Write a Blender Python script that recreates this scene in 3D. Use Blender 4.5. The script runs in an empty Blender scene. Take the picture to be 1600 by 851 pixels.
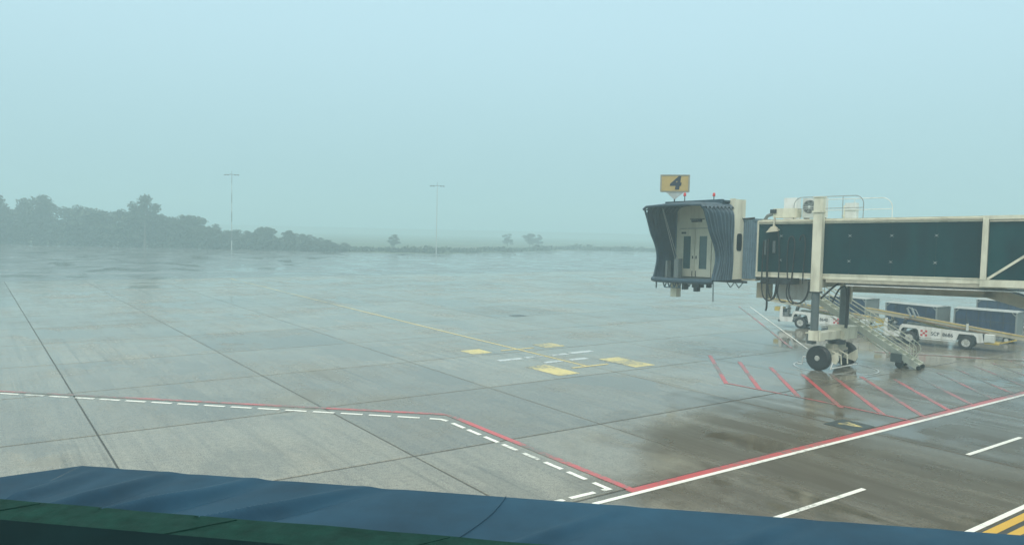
import bpy, math, random
from mathutils import Vector, Matrix, noise
PI = math.pi
R = math.radians
random.seed(7)
S = bpy.context.scene
COL = S.collection

# ------------------------------------------------------------------ camera
pitch, roll = 0.0556, 0.0226
Fv = Vector((0, math.cos(pitch), -math.sin(pitch)))
R0 = Vector((1, 0, 0)); U0 = R0.cross(Fv)
Rv = math.cos(roll) * R0 + math.sin(roll) * U0
Uv = -math.sin(roll) * R0 + math.cos(roll) * U0
cam = bpy.data.cameras.new('camera')
cam.lens = 1193.0 / 1600 * 36; cam.sensor_width = 36; cam.sensor_fit = 'HORIZONTAL'
cam.clip_start = 0.1; cam.clip_end = 9000
camo = bpy.data.objects.new('camera', cam); COL.objects.link(camo)
M = Matrix.Identity(4)
for i in range(3):
    M[i][0] = Rv[i]; M[i][1] = Uv[i]; M[i][2] = -Fv[i]
M[2][3] = 6.5
camo.matrix_world = M
S.camera = camo

# ------------------------------------------------------------------ world: thick overcast
SUN_EL, SUN_AZ = R(52), R(200)
W = bpy.data.worlds.new('World'); S.world = W; W.use_nodes = True
wt = W.node_tree; wt.nodes.clear()
wo = wt.nodes.new('ShaderNodeOutputWorld'); bg = wt.nodes.new('ShaderNodeBackground')
sky = wt.nodes.new('ShaderNodeTexSky'); sky.sky_type = 'NISHITA'; sky.sun_disc = False
sky.sun_elevation = SUN_EL; sky.sun_rotation = SUN_AZ; sky.dust_density = 4.0; sky.air_density = 1.5
geo = wt.nodes.new('ShaderNodeTexCoord'); sep = wt.nodes.new('ShaderNodeSeparateXYZ')
ramp = wt.nodes.new('ShaderNodeValToRGB')
cr = ramp.color_ramp; cr.interpolation = 'EASE'
cr.elements[0].position = 0.0; cr.elements[0].color = (0.43, 0.68, 0.745, 1)
cr.elements[1].position = 1.0; cr.elements[1].color = (1.80, 1.80, 1.56, 1)
e = cr.elements.new(0.30); e.color = (0.58, 0.85, 0.96, 1)
e = cr.elements.new(0.62); e.color = (1.25, 1.33, 1.24, 1)
wt.links.new(geo.outputs['Generated'], sep.inputs[0]); wt.links.new(sep.outputs['Z'], ramp.inputs[0])
mul = wt.nodes.new('ShaderNodeVectorMath'); mul.operation = 'SCALE'; mul.inputs['Scale'].default_value = 0.10
wt.links.new(sky.outputs[0], mul.inputs[0])
mix = wt.nodes.new('ShaderNodeMix'); mix.data_type = 'RGBA'; mix.inputs[0].default_value = 0.93
wt.links.new(mul.outputs[0], mix.inputs[6]); wt.links.new(ramp.outputs[0], mix.inputs[7])
wt.links.new(mix.outputs[2], bg.inputs[0]); bg.inputs[1].default_value = 1.0
wt.links.new(bg.outputs[0], wo.inputs[0])

sl = bpy.data.lights.new('sun', 'SUN'); sl.energy = 1.5; sl.angle = R(25); sl.color = (1, 0.95, 0.86)
so = bpy.data.objects.new('sun', sl); COL.objects.link(so)
# direction towards the sun (behind the camera, to the left)
sd = Vector((math.sin(SUN_AZ) * math.cos(SUN_EL), math.cos(SUN_AZ) * math.cos(SUN_EL), math.sin(SUN_EL)))
so.rotation_euler = sd.to_track_quat('Z', 'Y').to_euler()
S.view_settings.view_transform = 'Standard'; S.view_settings.look = 'None'
S.view_settings.exposure = 0.0; S.view_settings.gamma = 1.0
S.cycles.volume_bounces = 2; S.cycles.max_bounces = 6; S.cycles.volume_max_steps = 64

# ------------------------------------------------------------------ materials
def mat(name, col, rough=0.5, metal=0.0, var=0.12, scale=3.0, bump=0.0, spec=0.5, dirt_or_sheen=None, dscale=1.2, coat=0.0, hi=0.0):
    m = bpy.data.materials.new(name); m.use_nodes = True
    t = m.node_tree; b = t.nodes['Principled BSDF']
    b.inputs['Roughness'].default_value = rough; b.inputs['Metallic'].default_value = metal
    b.inputs['Specular IOR Level'].default_value = spec; b.inputs['Coat Weight'].default_value = coat
    tc = t.nodes.new('ShaderNodeTexCoord'); n = t.nodes.new('ShaderNodeTexNoise')
    n.inputs['Scale'].default_value = scale; n.inputs['Detail'].default_value = 6; n.inputs['Roughness'].default_value = 0.65
    t.links.new(tc.outputs['Object'], n.inputs['Vector'])
    rp = t.nodes.new('ShaderNodeValToRGB')
    rp.color_ramp.elements[0].position = 0.3; rp.color_ramp.elements[1].position = 0.7
    rp.color_ramp.elements[0].color = tuple(c * (1 - var) for c in col) + (1,)
    rp.color_ramp.elements[1].color = tuple(min(1, c * (1 + var)) for c in col) + (1,)
    t.links.new(n.outputs['Fac'], rp.inputs[0]); out = rp.outputs[0]
    if dirt_or_sheen:
        n2 = t.nodes.new('ShaderNodeTexNoise'); n2.inputs['Scale'].default_value = dscale; n2.inputs['Detail'].default_value = 8
        mp = t.nodes.new('ShaderNodeMapping'); mp.inputs['Scale'].default_value = (2.5, 2.5, 0.5)
        t.links.new(tc.outputs['Object'], mp.inputs[0]); t.links.new(mp.outputs[0], n2.inputs['Vector'])
        r2 = t.nodes.new('ShaderNodeMapRange'); r2.inputs[1].default_value = 0.48; r2.inputs[2].default_value = 0.72; r2.inputs[4].default_value = 0.65
        t.links.new(n2.outputs['Fac'], r2.inputs[0])
        mx = t.nodes.new('ShaderNodeMix'); mx.data_type = 'RGBA'; mx.inputs[7].default_value = tuple(dirt_or_sheen) + (1,)
        t.links.new(r2.outputs[0], mx.inputs[0]); t.links.new(out, mx.inputs[6]); out = mx.outputs[2]
    t.links.new(out, b.inputs['Base Color'])
    if bump:
        bp = t.nodes.new('ShaderNodeBump'); bp.inputs['Strength'].default_value = bump; bp.inputs['Distance'].default_value = 0.02
        t.links.new(n.outputs['Fac'], bp.inputs['Height']); t.links.new(bp.outputs[0], b.inputs['Normal'])
    return m

cream = mat('cream_paint', (0.72, 0.71, 0.57), 0.42, dirt_or_sheen=(0.36, 0.34, 0.25), dscale=0.9, var=0.06)
cream2 = mat('beige_paint', (0.44, 0.42, 0.33), 0.5, dirt_or_sheen=(0.24, 0.22, 0.17), dscale=0.8)
cream3 = mat('sand_paint', (0.50, 0.47, 0.36), 0.5, dirt_or_sheen=(0.30, 0.27, 0.2), dscale=0.6)
white = mat('white_paint', (0.72, 0.74, 0.72), 0.35, dirt_or_sheen=(0.42, 0.41, 0.36), dscale=1.4, var=0.04)
offwhite = mat('pale_plastic', (0.62, 0.66, 0.64), 0.5, var=0.05, dirt_or_sheen=(0.4, 0.4, 0.36))
slate = mat('slate_canopy_fabric', (0.028, 0.062, 0.092), 0.5, var=0.25, scale=2.0, bump=0.2)
slate_in = slate
ribgrey = mat('ribbed_grey_rubber', (0.13, 0.20, 0.25), 0.5, var=0.15, scale=4)
black = mat('black_rubber', (0.012, 0.014, 0.016), 0.6, var=0.3, scale=6)
darkm = mat('dark_metal', (0.04, 0.05, 0.055), 0.45, metal=0.3, var=0.3)
steel = mat('galvanised_steel', (0.33, 0.36, 0.36), 0.4, metal=0.5, var=0.2, scale=8)
hyd = mat('grey_column_paint', (0.10, 0.125, 0.13), 0.35, var=0.2, scale=3)
stairm = mat('pale_stair_paint', (0.74, 0.74, 0.62), 0.4, var=0.1, dirt_or_sheen=(0.36, 0.34, 0.27))
tyre = mat('tyre_rubber', (0.014, 0.017, 0.020), 0.55, var=0.3, scale=9, bump=0.1)
hubm = mat('hub_paint', (0.45, 0.46, 0.42), 0.5, dirt_or_sheen=(0.15, 0.14, 0.12), dscale=4)
rimm = mat('white_rim', (0.6, 0.62, 0.6), 0.35, dirt_or_sheen=(0.25, 0.24, 0.22), dscale=5)
signy = mat('sign_yellow', (0.47, 0.35, 0.14), 0.45, var=0.1, scale=2.5)
signfr = mat('sign_frame_metal', (0.30, 0.29, 0.24), 0.5)
ink = mat('black_lettering', (0.02, 0.03, 0.05), 0.5)
redp = mat('red_plastic', (0.55, 0.05, 0.05), 0.4)
redm = mat('red_logo_paint', (0.5, 0.04, 0.05), 0.4)
yel = mat('yellow_paint', (0.55, 0.42, 0.10), 0.5, dirt_or_sheen=(0.25, 0.2, 0.08), dscale=2)
navy = mat('navy_curtain', (0.010, 0.034, 0.085), 0.55, var=0.35, scale=1.5, bump=0.25)
greycur = mat('grey_end_panel', (0.16, 0.19, 0.19), 0.55, var=0.1)
doorglass = mat('door_glass', (0.06, 0.12, 0.13), 0.08, var=0.2, scale=1.0, spec=0.6)
blackglass = mat('black_window_glass', (0.006, 0.010, 0.014), 0.1, spec=0.3)
brown = mat('conveyor_brown', (0.22, 0.12, 0.05), 0.6, var=0.3)

def glass_mat():
    m = mat('tinted_tunnel_glass', (0.002, 0.030, 0.038), 0.05, var=0.35, scale=0.5, spec=0.12, dirt_or_sheen=(0.005, 0.070, 0.075), dscale=0.35)  # lighter teal swirls are reflections painted into the glass colour
    t = m.node_tree; b = t.nodes['Principled BSDF']
    n = t.nodes.new('ShaderNodeTexNoise'); n.inputs['Scale'].default_value = 0.6
    tc = t.nodes.new('ShaderNodeTexCoord'); t.links.new(tc.outputs['Object'], n.inputs['Vector'])
    bp = t.nodes.new('ShaderNodeBump'); bp.inputs['Strength'].default_value = 0.05; bp.inputs['Distance'].default_value = 0.05
    t.links.new(n.outputs['Fac'], bp.inputs['Height']); t.links.new(bp.outputs[0], b.inputs['Normal'])
    return m
glassm = glass_mat()

def apron_mat(kind='concrete'):
    m = bpy.data.materials.new('wet_' + kind); m.use_nodes = True
    t = m.node_tree; b = t.nodes['Principled BSDF']; N = t.nodes.new; Lk = t.links.new
    g = N('ShaderNodeNewGeometry'); oi = N('ShaderNodeObjectInfo')
    rot = N('ShaderNodeVectorRotate'); rot.rotation_type = 'Z_AXIS'; rot.inputs['Angle'].default_value = -0.622
    Lk(g.outputs['Position'], rot.inputs['Vector'])
    P = rot.outputs[0]
    def nz(scale, detail=6, rough=0.6, stretch=None, vec=None, dist=0.0):
        n = N('ShaderNodeTexNoise'); n.inputs['Scale'].default_value = scale; n.inputs['Detail'].default_value = detail
        n.inputs['Roughness'].default_value = rough; n.inputs['Distortion'].default_value = dist
        v = vec or P
        if stretch:
            mp = N('ShaderNodeMapping'); mp.inputs['Scale'].default_value = stretch; Lk(v, mp.inputs[0]); v = mp.outputs[0]
        Lk(v, n.inputs['Vector']); return n.outputs['Fac']
    def mr(x, a, b_, c=0.0, d=1.0):
        r = N('ShaderNodeMapRange'); r.inputs[1].default_value = a; r.inputs[2].default_value = b_
        r.inputs[3].default_value = c; r.inputs[4].default_value = d; Lk(x, r.inputs[0]); return r.outputs[0]
    def mixc(f, a, b_):
        x = N('ShaderNodeMix'); x.data_type = 'RGBA'
        if isinstance(f, float): x.inputs[0].default_value = f
        else: Lk(f, x.inputs[0])
        for i, v in ((6, a), (7, b_)):
            if isinstance(v, tuple): x.inputs[i].default_value = v + (1,)
            else: Lk(v, x.inputs[i])
        return x.outputs[2]
    def mth(op, a, b_):
        x = N('ShaderNodeMath'); x.operation = op; x.use_clamp = False
        for i, v in ((0, a), (1, b_)):
            if isinstance(v, (int, float)): x.inputs[i].default_value = v
            else: Lk(v, x.inputs[i])
        return x.outputs[0]
    big = nz(0.07, 5, 0.55); med = nz(0.5, 7, 0.65); fine = nz(7.0, 5, 0.7); grit = nz(30.0, 2, 0.7)
    brush = nz(1.0, 5, 0.62, (2.2, 0.16, 1)); brush2 = nz(0.6, 5, 0.6, (1.5, 0.22, 1), dist=0.3); cross = nz(1.0, 5, .6, (0.2, 1.8, 1))
    c = mixc(mr(big, .35, .68), (0.195, 0.180, 0.134), (0.262, 0.242, 0.186))
    c = mixc(mth('MULTIPLY', mr(med, .45, .75), 0.55), c, (0.125, 0.105, 0.078))
    c = mixc(mth('MULTIPLY', mr(brush, .45, .68), 0.60), c, (0.105, 0.098, 0.078))
    c = mixc(mth('MULTIPLY', mr(fine, .5, .72), 0.50), c, (0.29, 0.28, 0.23))
    c = mixc(mth('MULTIPLY', mr(fine, .5, .34), 0.55), c, (0.07, 0.07, 0.06))
    c = mixc(mth('MULTIPLY', mr(grit, .5, .62), 0.55), c, (0.30, 0.29, 0.25))
    c = mixc(mth('MULTIPLY', mr(grit, .5, .38), 0.55), c, (0.05, 0.05, 0.045))
    # large darker brown patch with a ragged outline
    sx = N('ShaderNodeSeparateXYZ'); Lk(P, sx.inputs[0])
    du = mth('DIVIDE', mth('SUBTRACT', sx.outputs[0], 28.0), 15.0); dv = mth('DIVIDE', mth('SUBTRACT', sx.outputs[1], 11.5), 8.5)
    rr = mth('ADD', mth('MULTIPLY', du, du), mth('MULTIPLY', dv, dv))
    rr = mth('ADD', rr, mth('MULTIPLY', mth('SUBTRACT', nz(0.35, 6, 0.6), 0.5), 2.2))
    brown_patch = mr(rr, 1.30, 0.65)
    st2 = mth('MULTIPLY', brown_patch, mr(brush2, .30, .58, 0.42, 1.0))
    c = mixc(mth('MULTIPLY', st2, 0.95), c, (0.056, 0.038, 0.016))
    tyres = mr(nz(1.0, 3, .5, (4.2, 0.07, 1), dist=0.2), .57, .66)
    c = mixc(mth('MULTIPLY', mth('MULTIPLY', tyres, mr(big, .40, .55)), 0.40), c, (0.06, 0.052, 0.036))
    pud = mr(nz(0.16, 5, .55, (1.3, .7, 1)), .555, .59)
    c = mixc(mth('MULTIPLY', pud, 0.35), c, (0.085, 0.08, 0.062))
    # ochre patches
    c = mixc(mth('MULTIPLY', mr(nz(0.22, 5, .6), .60, .75), 0.45), c, (0.16, 0.14, 0.085))
    if kind == 'asphalt':
        c = mixc(mr(cross, .3, .7), (0.07, 0.075, 0.072), (0.15, 0.155, 0.145))
        c = mixc(mth('MULTIPLY', mr(brush, .5, .7), 0.5), c, (0.055, 0.058, 0.058))
    pv = mr(oi.outputs['Random'], 0, 1, 0.82, 1.16)
    vm = N('ShaderNodeVectorMath'); vm.operation = 'SCALE'; Lk(c, vm.inputs[0]); Lk(pv, vm.inputs['Scale'])
    Lk(vm.outputs[0], b.inputs['Base Color'])
    # water film
    wet = mth('MULTIPLY', mr(nz(0.13, 6, 0.62, (1, 1.8, 1)), .36, .62), 1.0)
    dry = mth('MULTIPLY', brown_patch, 0.45)
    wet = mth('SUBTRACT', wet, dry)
    ro = mr(wet, 0.0, 1.0, 0.27, 0.07)
    ro = mr(mth('ADD', mth('MULTIPLY', wet, .6), mth('MULTIPLY', cross, .4)), .2, .8, .30, .11) if kind == 'asphalt' else mth('ADD', ro, mr(brush2, .35, .65, -0.03, 0.07))
    rp_ = N('ShaderNodeMix'); Lk(pud, rp_.inputs[0]); Lk(ro, rp_.inputs[2]); rp_.inputs[3].default_value = 0.05
    Lk(rp_.outputs[0], b.inputs['Roughness'])
    b.inputs['IOR'].default_value = 1.5
    hgt = mth('ADD', mth('MULTIPLY', grit, 0.25), mth('MULTIPLY', cross, 0.8))
    bp = N('ShaderNodeBump'); bp.inputs['Distance'].default_value = 0.012
    Lk(mr(wet, 0, 1, *((0.06, 0.02) if kind == 'asphalt' else (0.26, 0.05))), bp.inputs['Strength']); Lk(hgt, bp.inputs['Height']); Lk(bp.outputs[0], b.inputs['Normal'])
    return m
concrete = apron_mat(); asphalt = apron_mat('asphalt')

def paint_mat(name, col, wear=0.5, rough=0.3):
    """worn road paint: concrete grey shows through in patches"""
    m = bpy.data.materials.new(name); m.use_nodes = True
    t = m.node_tree; b = t.nodes['Principled BSDF']; b.inputs['Roughness'].default_value = rough
    g = t.nodes.new('ShaderNodeNewGeometry')
    n = t.nodes.new('ShaderNodeTexNoise'); n.inputs['Scale'].default_value = 5; n.inputs['Detail'].default_value = 9; n.inputs['Roughness'].default_value = 0.75
    n2 = t.nodes.new('ShaderNodeTexNoise'); n2.inputs['Scale'].default_value = 0.35; n2.inputs['Detail'].default_value = 3
    t.links.new(g.outputs['Position'], n.inputs['Vector']); t.links.new(g.outputs['Position'], n2.inputs['Vector'])
    ad = t.nodes.new('ShaderNodeMath'); ad.operation = 'MULTIPLY_ADD'; ad.inputs[1].default_value = 0.8
    t.links.new(n2.outputs['Fac'], ad.inputs[0]); t.links.new(n.outputs['Fac'], ad.inputs[2])
    r = t.nodes.new('ShaderNodeMapRange'); r.inputs[1].default_value = 1.12 - wear * 0.5; r.inputs[2].default_value = 1.32 - wear * 0.5
    t.links.new(ad.outputs[0], r.inputs[0])
    mx = t.nodes.new('ShaderNodeMix'); mx.data_type = 'RGBA'
    mx.inputs[6].default_value = tuple(col) + (1,); mx.inputs[7].default_value = (0.13, 0.13, 0.11, 1)
    t.links.new(r.outputs[0], mx.inputs[0]); t.links.new(mx.outputs[2], b.inputs['Base Color'])
    return m
p_white = paint_mat('white_road_paint', (0.82, 0.82, 0.76), 0.36)
p_red = paint_mat('red_road_paint', (0.50, 0.060, 0.065), 0.56)
p_redworn = paint_mat('worn_red_road_paint', (0.46, 0.085, 0.09), 0.75)
p_yel = paint_mat('yellow_road_paint', (0.70, 0.54, 0.16), 0.25)
p_yelworn = paint_mat('flaking_yellow_paint', (0.66, 0.53, 0.17), 0.56)
p_pale = paint_mat('pale_blue_white_paint', (0.55, 0.60, 0.62), 0.45)
p_amber = paint_mat('amber_hazard_paint', (0.60, 0.36, 0.03), 0.2)
p_black = paint_mat('black_hazard_paint', (0.03, 0.03, 0.028), 0.1)
seal = mat('joint_sealant', (0.030, 0.032, 0.028), 0.55, var=0.4, scale=2)
iron = mat('cast_iron_cover', (0.045, 0.055, 0.055), 0.35, metal=0.4, var=0.4, scale=4, bump=0.3)

# ------------------------------------------------------------------ mesh builder
SPLIT = {'outer_frame_post', 'bogie_bracket', 'end_frame', 'tunnel_chord', 'outer_tunnel_chord', 'mounting_foot', 'cable_terminal', 'axle',
         'side_panel', 'column_cap', 'guard_bracket', 'hydraulic_pipe', 'roof_gutter', 'ceiling_vent', 'under_cab_gear', 'lift_arm', 'hat'}
class MB:
    def __init__(s): s.v = []; s.f = []
    def add(s, vs, fs):
        k = len(s.v); s.v += [tuple(v) for v in vs]; s.f += [tuple(i + k for i in f) for f in fs]; return s
    def box(s, x0, x1, y0, y1, z0, z1, Mx=None, ch=0.0):
        if ch:
            return s.prism([(x0 + ch, y0), (x1 - ch, y0), (x1, y0 + ch), (x1, y1 - ch), (x1 - ch, y1), (x0 + ch, y1), (x0, y1 - ch), (x0, y0 + ch)], z0, z1, Mx)
        vs = [Vector((x, y, z)) for z in (z0, z1) for x, y in ((x0, y0), (x1, y0), (x1, y1), (x0, y1))]
        if Mx: vs = [Mx @ v for v in vs]
        return s.add(vs, [(3, 2, 1, 0), (4, 5, 6, 7), (0, 1, 5, 4), (1, 2, 6, 5), (2, 3, 7, 6), (3, 0, 4, 7)])
    def prism(s, pts, z0, z1, Mx=None):
        n = len(pts)
        vs = [Vector((x, y, z0)) for x, y in pts] + [Vector((x, y, z1)) for x, y in pts]
        if Mx: vs = [Mx @ v for v in vs]
        return s.add(vs, [tuple(range(n - 1, -1, -1)), tuple(range(n, 2 * n))] + [(i, (i + 1) % n, n + (i + 1) % n, n + i) for i in range(n)])
    def xprism(s, pts, y0, y1):       # profile in x,z extruded along y
        Mx = Matrix(((1, 0, 0, 0), (0, 0, -1, 0), (0, 1, 0, 0), (0, 0, 0, 1)))
        return s.prism(pts, -y1, -y0, Mx)
    def tube(s, pts, r, n=8, cap=True):
        pts = [Vector(p) for p in pts]; rs = r if isinstance(r, (list, tuple)) else [r] * len(pts)
        vs = []; last = None
        for i, p in enumerate(pts):
            d = (pts[min(i + 1, len(pts) - 1)] - pts[max(i - 1, 0)]).normalized()
            if last is None:
                a = d.orthogonal().normalized()
            else:
                a = (last - d * last.dot(d)).normalized()
            last = a; b = d.cross(a)
            vs += [p + rs[i] * (math.cos(t) * a + math.sin(t) * b) for t in [2 * PI * j / n for j in range(n)]]
        fs = []
        for i in range(len(pts) - 1):
            for j in range(n):
                fs.append((i * n + j, i * n + (j + 1) % n, (i + 1) * n + (j + 1) % n, (i + 1) * n + j))
        if cap: fs += [tuple(range(n - 1, -1, -1)), tuple(range((len(pts) - 1) * n, len(pts) * n))]
        return s.add(vs, fs)
    def bar(s, p, q, w, h=None):      # rectangular bar p->q, h vertical-ish
        p = Vector(p); q = Vector(q); d = (q - p).normalized(); h = h or w
        up = Vector((0, 0, 1)) if abs(d.z) < 0.95 else Vector((1, 0, 0))
        a = d.cross(up).normalized(); b = a.cross(d)
        vs = [c + a * i * w / 2 + b * j * h / 2 for c in (p, q) for i, j in ((-1, -1), (1, -1), (1, 1), (-1, 1))]
        return s.add(vs, [(3, 2, 1, 0), (4, 5, 6, 7), (0, 1, 5, 4), (1, 2, 6, 5), (2, 3, 7, 6), (3, 0, 4, 7)])
    def lathe(s, c, axis, prof, n=24, cap=True):  # prof: (offset along axis, radius)
        c = Vector(c); ax = Vector(axis).normalized(); a = ax.orthogonal().normalized(); b = ax.cross(a)
        vs = [c + ax * o + rr * (math.cos(2 * PI * j / n) * a + math.sin(2 * PI * j / n) * b) for o, rr in prof for j in range(n)]
        fs = [(i * n + j, i * n + (j + 1) % n, (i + 1) * n + (j + 1) % n, (i + 1) * n + j) for i in range(len(prof) - 1) for j in range(n)]
        if cap and prof[0][1] > 0.001: fs.append(tuple(range(n - 1, -1, -1)))
        if cap and prof[-1][1] > 0.001: fs.append(tuple(range((len(prof) - 1) * n, len(prof) * n)))
        return s.add(vs, fs)
    def grid(s, fn, nu, nv):
        vs = [fn(i / nu, j / nv) for i in range(nu + 1) for j in range(nv + 1)]
        return s.add(vs, [(i * (nv + 1) + j, (i + 1) * (nv + 1) + j, (i + 1) * (nv + 1) + j + 1, i * (nv + 1) + j + 1) for i in range(nu) for j in range(nv)])
    def loose(s):
        p = list(range(len(s.v)))
        def find(i):
            while p[i] != i: p[i] = p[p[i]]; i = p[i]
            return i
        for f in s.f:
            for i in f[1:]: p[find(i)] = find(f[0])
        groups = {}
        for f in s.f: groups.setdefault(find(f[0]), []).append(f)
        res = []
        for fs in groups.values():
            ids = sorted({i for f in fs for i in f}); mp = {i: k for k, i in enumerate(ids)}
            q = MB(); q.v = [s.v[i] for i in ids]; q.f = [tuple(mp[i] for i in f) for f in fs]; res.append(q)
        return res
    def mesh(s, name, m, smooth=False):
        me = bpy.data.meshes.new(name); me.from_pydata(s.v, [], s.f); me.validate(); me.update()
        if m: me.materials.append(m)
        if smooth:
            for p in me.polygons: p.use_smooth = True
            try: me.set_sharp_from_angle(angle=R(40))
            except Exception: pass
        return me
    def build(s, name, m, parent=None, smooth=False, xf=None, kind=None):
        if xf: s.v = [tuple(xf(Vector(v))) for v in s.v]
        if name in SPLIT:
            out = s.loose()
            if len(out) > 1:
                obs = []
                for q in out:
                    o = bpy.data.objects.new(name, q.mesh(name, m, smooth)); COL.objects.link(o); obs.append(o)
                    if parent: o.parent = parent
                    if kind: o['kind'] = kind
                return obs[0]
        o = bpy.data.objects.new(name, s.mesh(name, m, smooth)); COL.objects.link(o)
        if parent: o.parent = parent
        if kind: o['kind'] = kind
        return o
def empty(name, loc=(0, 0, 0), rz=0.0, label=None, cat=None, group=None):
    o = bpy.data.objects.new(name, None); COL.objects.link(o); o.location = loc; o.rotation_euler = (0, 0, rz); o.empty_display_size = 0.3
    return tag(o, label, cat, group)
def tag(o, label=None, cat=None, group=None, kind=None):
    if label: o['label'] = label
    if cat: o['category'] = cat
    if group: o['group'] = group
    if kind: o['kind'] = kind
    return o
def copy_tree(o, parent=None):
    kids = [c for c in o.children]
    c = o.copy(); COL.objects.link(c); c.parent = parent
    for k in kids: copy_tree(k, c)
    return c
def text_obj(name, body, size, m, parent, Mx, shear=0.0, offset=0.0, depth=0.004, sx=1.0):
    cu = bpy.data.curves.new(name, 'FONT'); cu.body = body; cu.size = size; cu.shear = shear; cu.offset = offset
    cu.extrude = depth; cu.align_x = 'CENTER'; cu.align_y = 'CENTER'
    tmp = bpy.data.objects.new('tmp', cu); COL.objects.link(tmp)
    dg = bpy.context.evaluated_depsgraph_get(); me = bpy.data.meshes.new_from_object(tmp.evaluated_get(dg))
    bpy.data.objects.remove(tmp); bpy.data.curves.remove(cu)
    me.transform(Matrix.Diagonal((sx, 1, 1, 1))); me.transform(Mx); me.materials.clear(); me.materials.append(m); me.name = name
    o = bpy.data.objects.new(name, me); COL.objects.link(o); o.parent = parent
    return o

# ------------------------------------------------------------------ ground
YAW = 0.622
cy_, sy_ = math.cos(YAW), math.sin(YAW)
def uv(u, v, z=0.0): return Vector((u * cy_ - v * sy_, u * sy_ + v * cy_, z))
APRON_Y = 262.0
EDGE = [(-330, 190.5), (-19, 191.5), (22, 262), (90, 268), (330, 272)]
b = MB(); b.add([(-4000, -4000, -0.10), (4000, -4000, -0.10), (4000, 4000, -0.10), (-4000, 4000, -0.10)], [(0, 1, 2, 3)])
grassm = mat('wet_grass', (0.055, 0.085, 0.035), 0.8, var=0.4, scale=0.02, dirt_or_sheen=(0.10, 0.095, 0.055), dscale=0.01)
tag(b.build('ground', grassm), kind='structure')
b = MB(); b.add([(-330, -40, -0.012), (330, -40, -0.012)] + [(x, y, -0.012) for x, y in EDGE[::-1]], [tuple(range(7))])
apron = tag(b.build('apron', seal), kind='structure')

UJ0, UP = 3.2, 7.13
VJ = [19 + 6.85 * k for k in range(0, 12)]
rows = [(13.74 - 6.87 * (k + 1), 13.74 - 6.87 * k) for k in range(0, 6)] + [(13.74, 19.0)] + list(zip(VJ[:-1], VJ[1:]))
GAP = 0.05; GAPV = 0.075
def clipY(poly, ymax):
    out = []
    for i in range(len(poly)):
        p, q = poly[i], poly[(i + 1) % len(poly)]
        if p.y <= ymax: out.append(p)
        if (p.y <= ymax) != (q.y <= ymax):
            t = (ymax - p.y) / (q.y - p.y); out.append(p.lerp(q, t))
    return out
slabs = []
for (v0, v1) in rows:
    for k in range(-40, 40):
        u0 = UJ0 + UP * k; u1 = u0 + UP
        c = uv((u0 + u1) / 2, (v0 + v1) / 2)
        if c.y < -12 or c.y > APRON_Y + 8 or abs(c.x) > 0.78 * max(c.y, 0) + 22: continue
        slabs.append((c.length, u0, u1, v0, v1))
slabs.sort()
near = []; far = []
for sbl in slabs:
    full = all(uv(a, b_).y < APRON_Y - 1 for a in sbl[1:3] for b_ in sbl[3:5])
    inview = uv((sbl[1] + sbl[2]) / 2, (sbl[3] + sbl[4]) / 2).y > 12
    (near if (len(near) < 292 and full and inview) else far).append(sbl)
slab_mesh = {}
def slab_me(L, Wd):
    key = (round(L, 2), round(Wd, 2))
    if key not in slab_mesh:
        hx, hy = (L - GAP) / 2, (Wd - GAPV) / 2; c = 0.012; m_ = MB()
        top = [(-hx + c, -hy + c, 0), (hx - c, -hy + c, 0), (hx - c, hy - c, 0), (-hx + c, hy - c, 0)]
        mid = [(-hx, -hy, -c), (hx, -hy, -c), (hx, hy, -c), (-hx, hy, -c)]
        bot = [(x, y, -0.05) for x, y, z in mid]
        m_.add(top + mid + bot, [(0, 1, 2, 3)] + [(4 + i, 4 + (i + 1) % 4, (i + 1) % 4, i) for i in range(4)] + [(8 + i, 8 + (i + 1) % 4, 4 + (i + 1) % 4, 4 + i) for i in range(4)])
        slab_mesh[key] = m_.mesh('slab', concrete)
    return slab_mesh[key]
for _, u0, u1, v0, v1 in near:
    o = bpy.data.objects.new('slab', slab_me(u1 - u0, v1 - v0)); COL.objects.link(o); o.parent = apron
    o.location = uv((u0 + u1) / 2, (v0 + v1) / 2, random.uniform(-0.0010, 0.0)); o.rotation_euler = (random.uniform(-1, 1) * 2.0e-4, random.uniform(-1, 1) * 2.0e-4, YAW)
b = MB()
for _, u0, u1, v0, v1 in far:
    g = GAP / 2 + 0.012; gv = GAPV / 2 + 0.012
    poly = clipY([uv(u0 + g, v0 + gv, -0.001), uv(u1 - g, v0 + gv, -0.001), uv(u1 - g, v1 - gv, -0.001), uv(u0 + g, v1 - gv, -0.001)], APRON_Y)
    if len(poly) >= 3: b.add(poly, [tuple(range(len(poly)))])
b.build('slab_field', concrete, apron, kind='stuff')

# asphalt taxiway beyond the slabs
va = VJ[-1] + .05   # the slabs' last joint, as y for a given x
ty = lambda x: (va + x * sy_) / cy_
poly = [Vector((x, ty(x), -0.002)) for x in (-155, 205)] + [Vector((x, y, -0.002)) for x, y in [(210, 270), (90, 268), (22, 262), (-19, 191.5), (-330, 190.5)]] + [Vector((-330, -100, -0.002))]
tag(MB().add(poly, [tuple(range(len(poly)))]).build('taxiway', asphalt), kind='structure')
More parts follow.
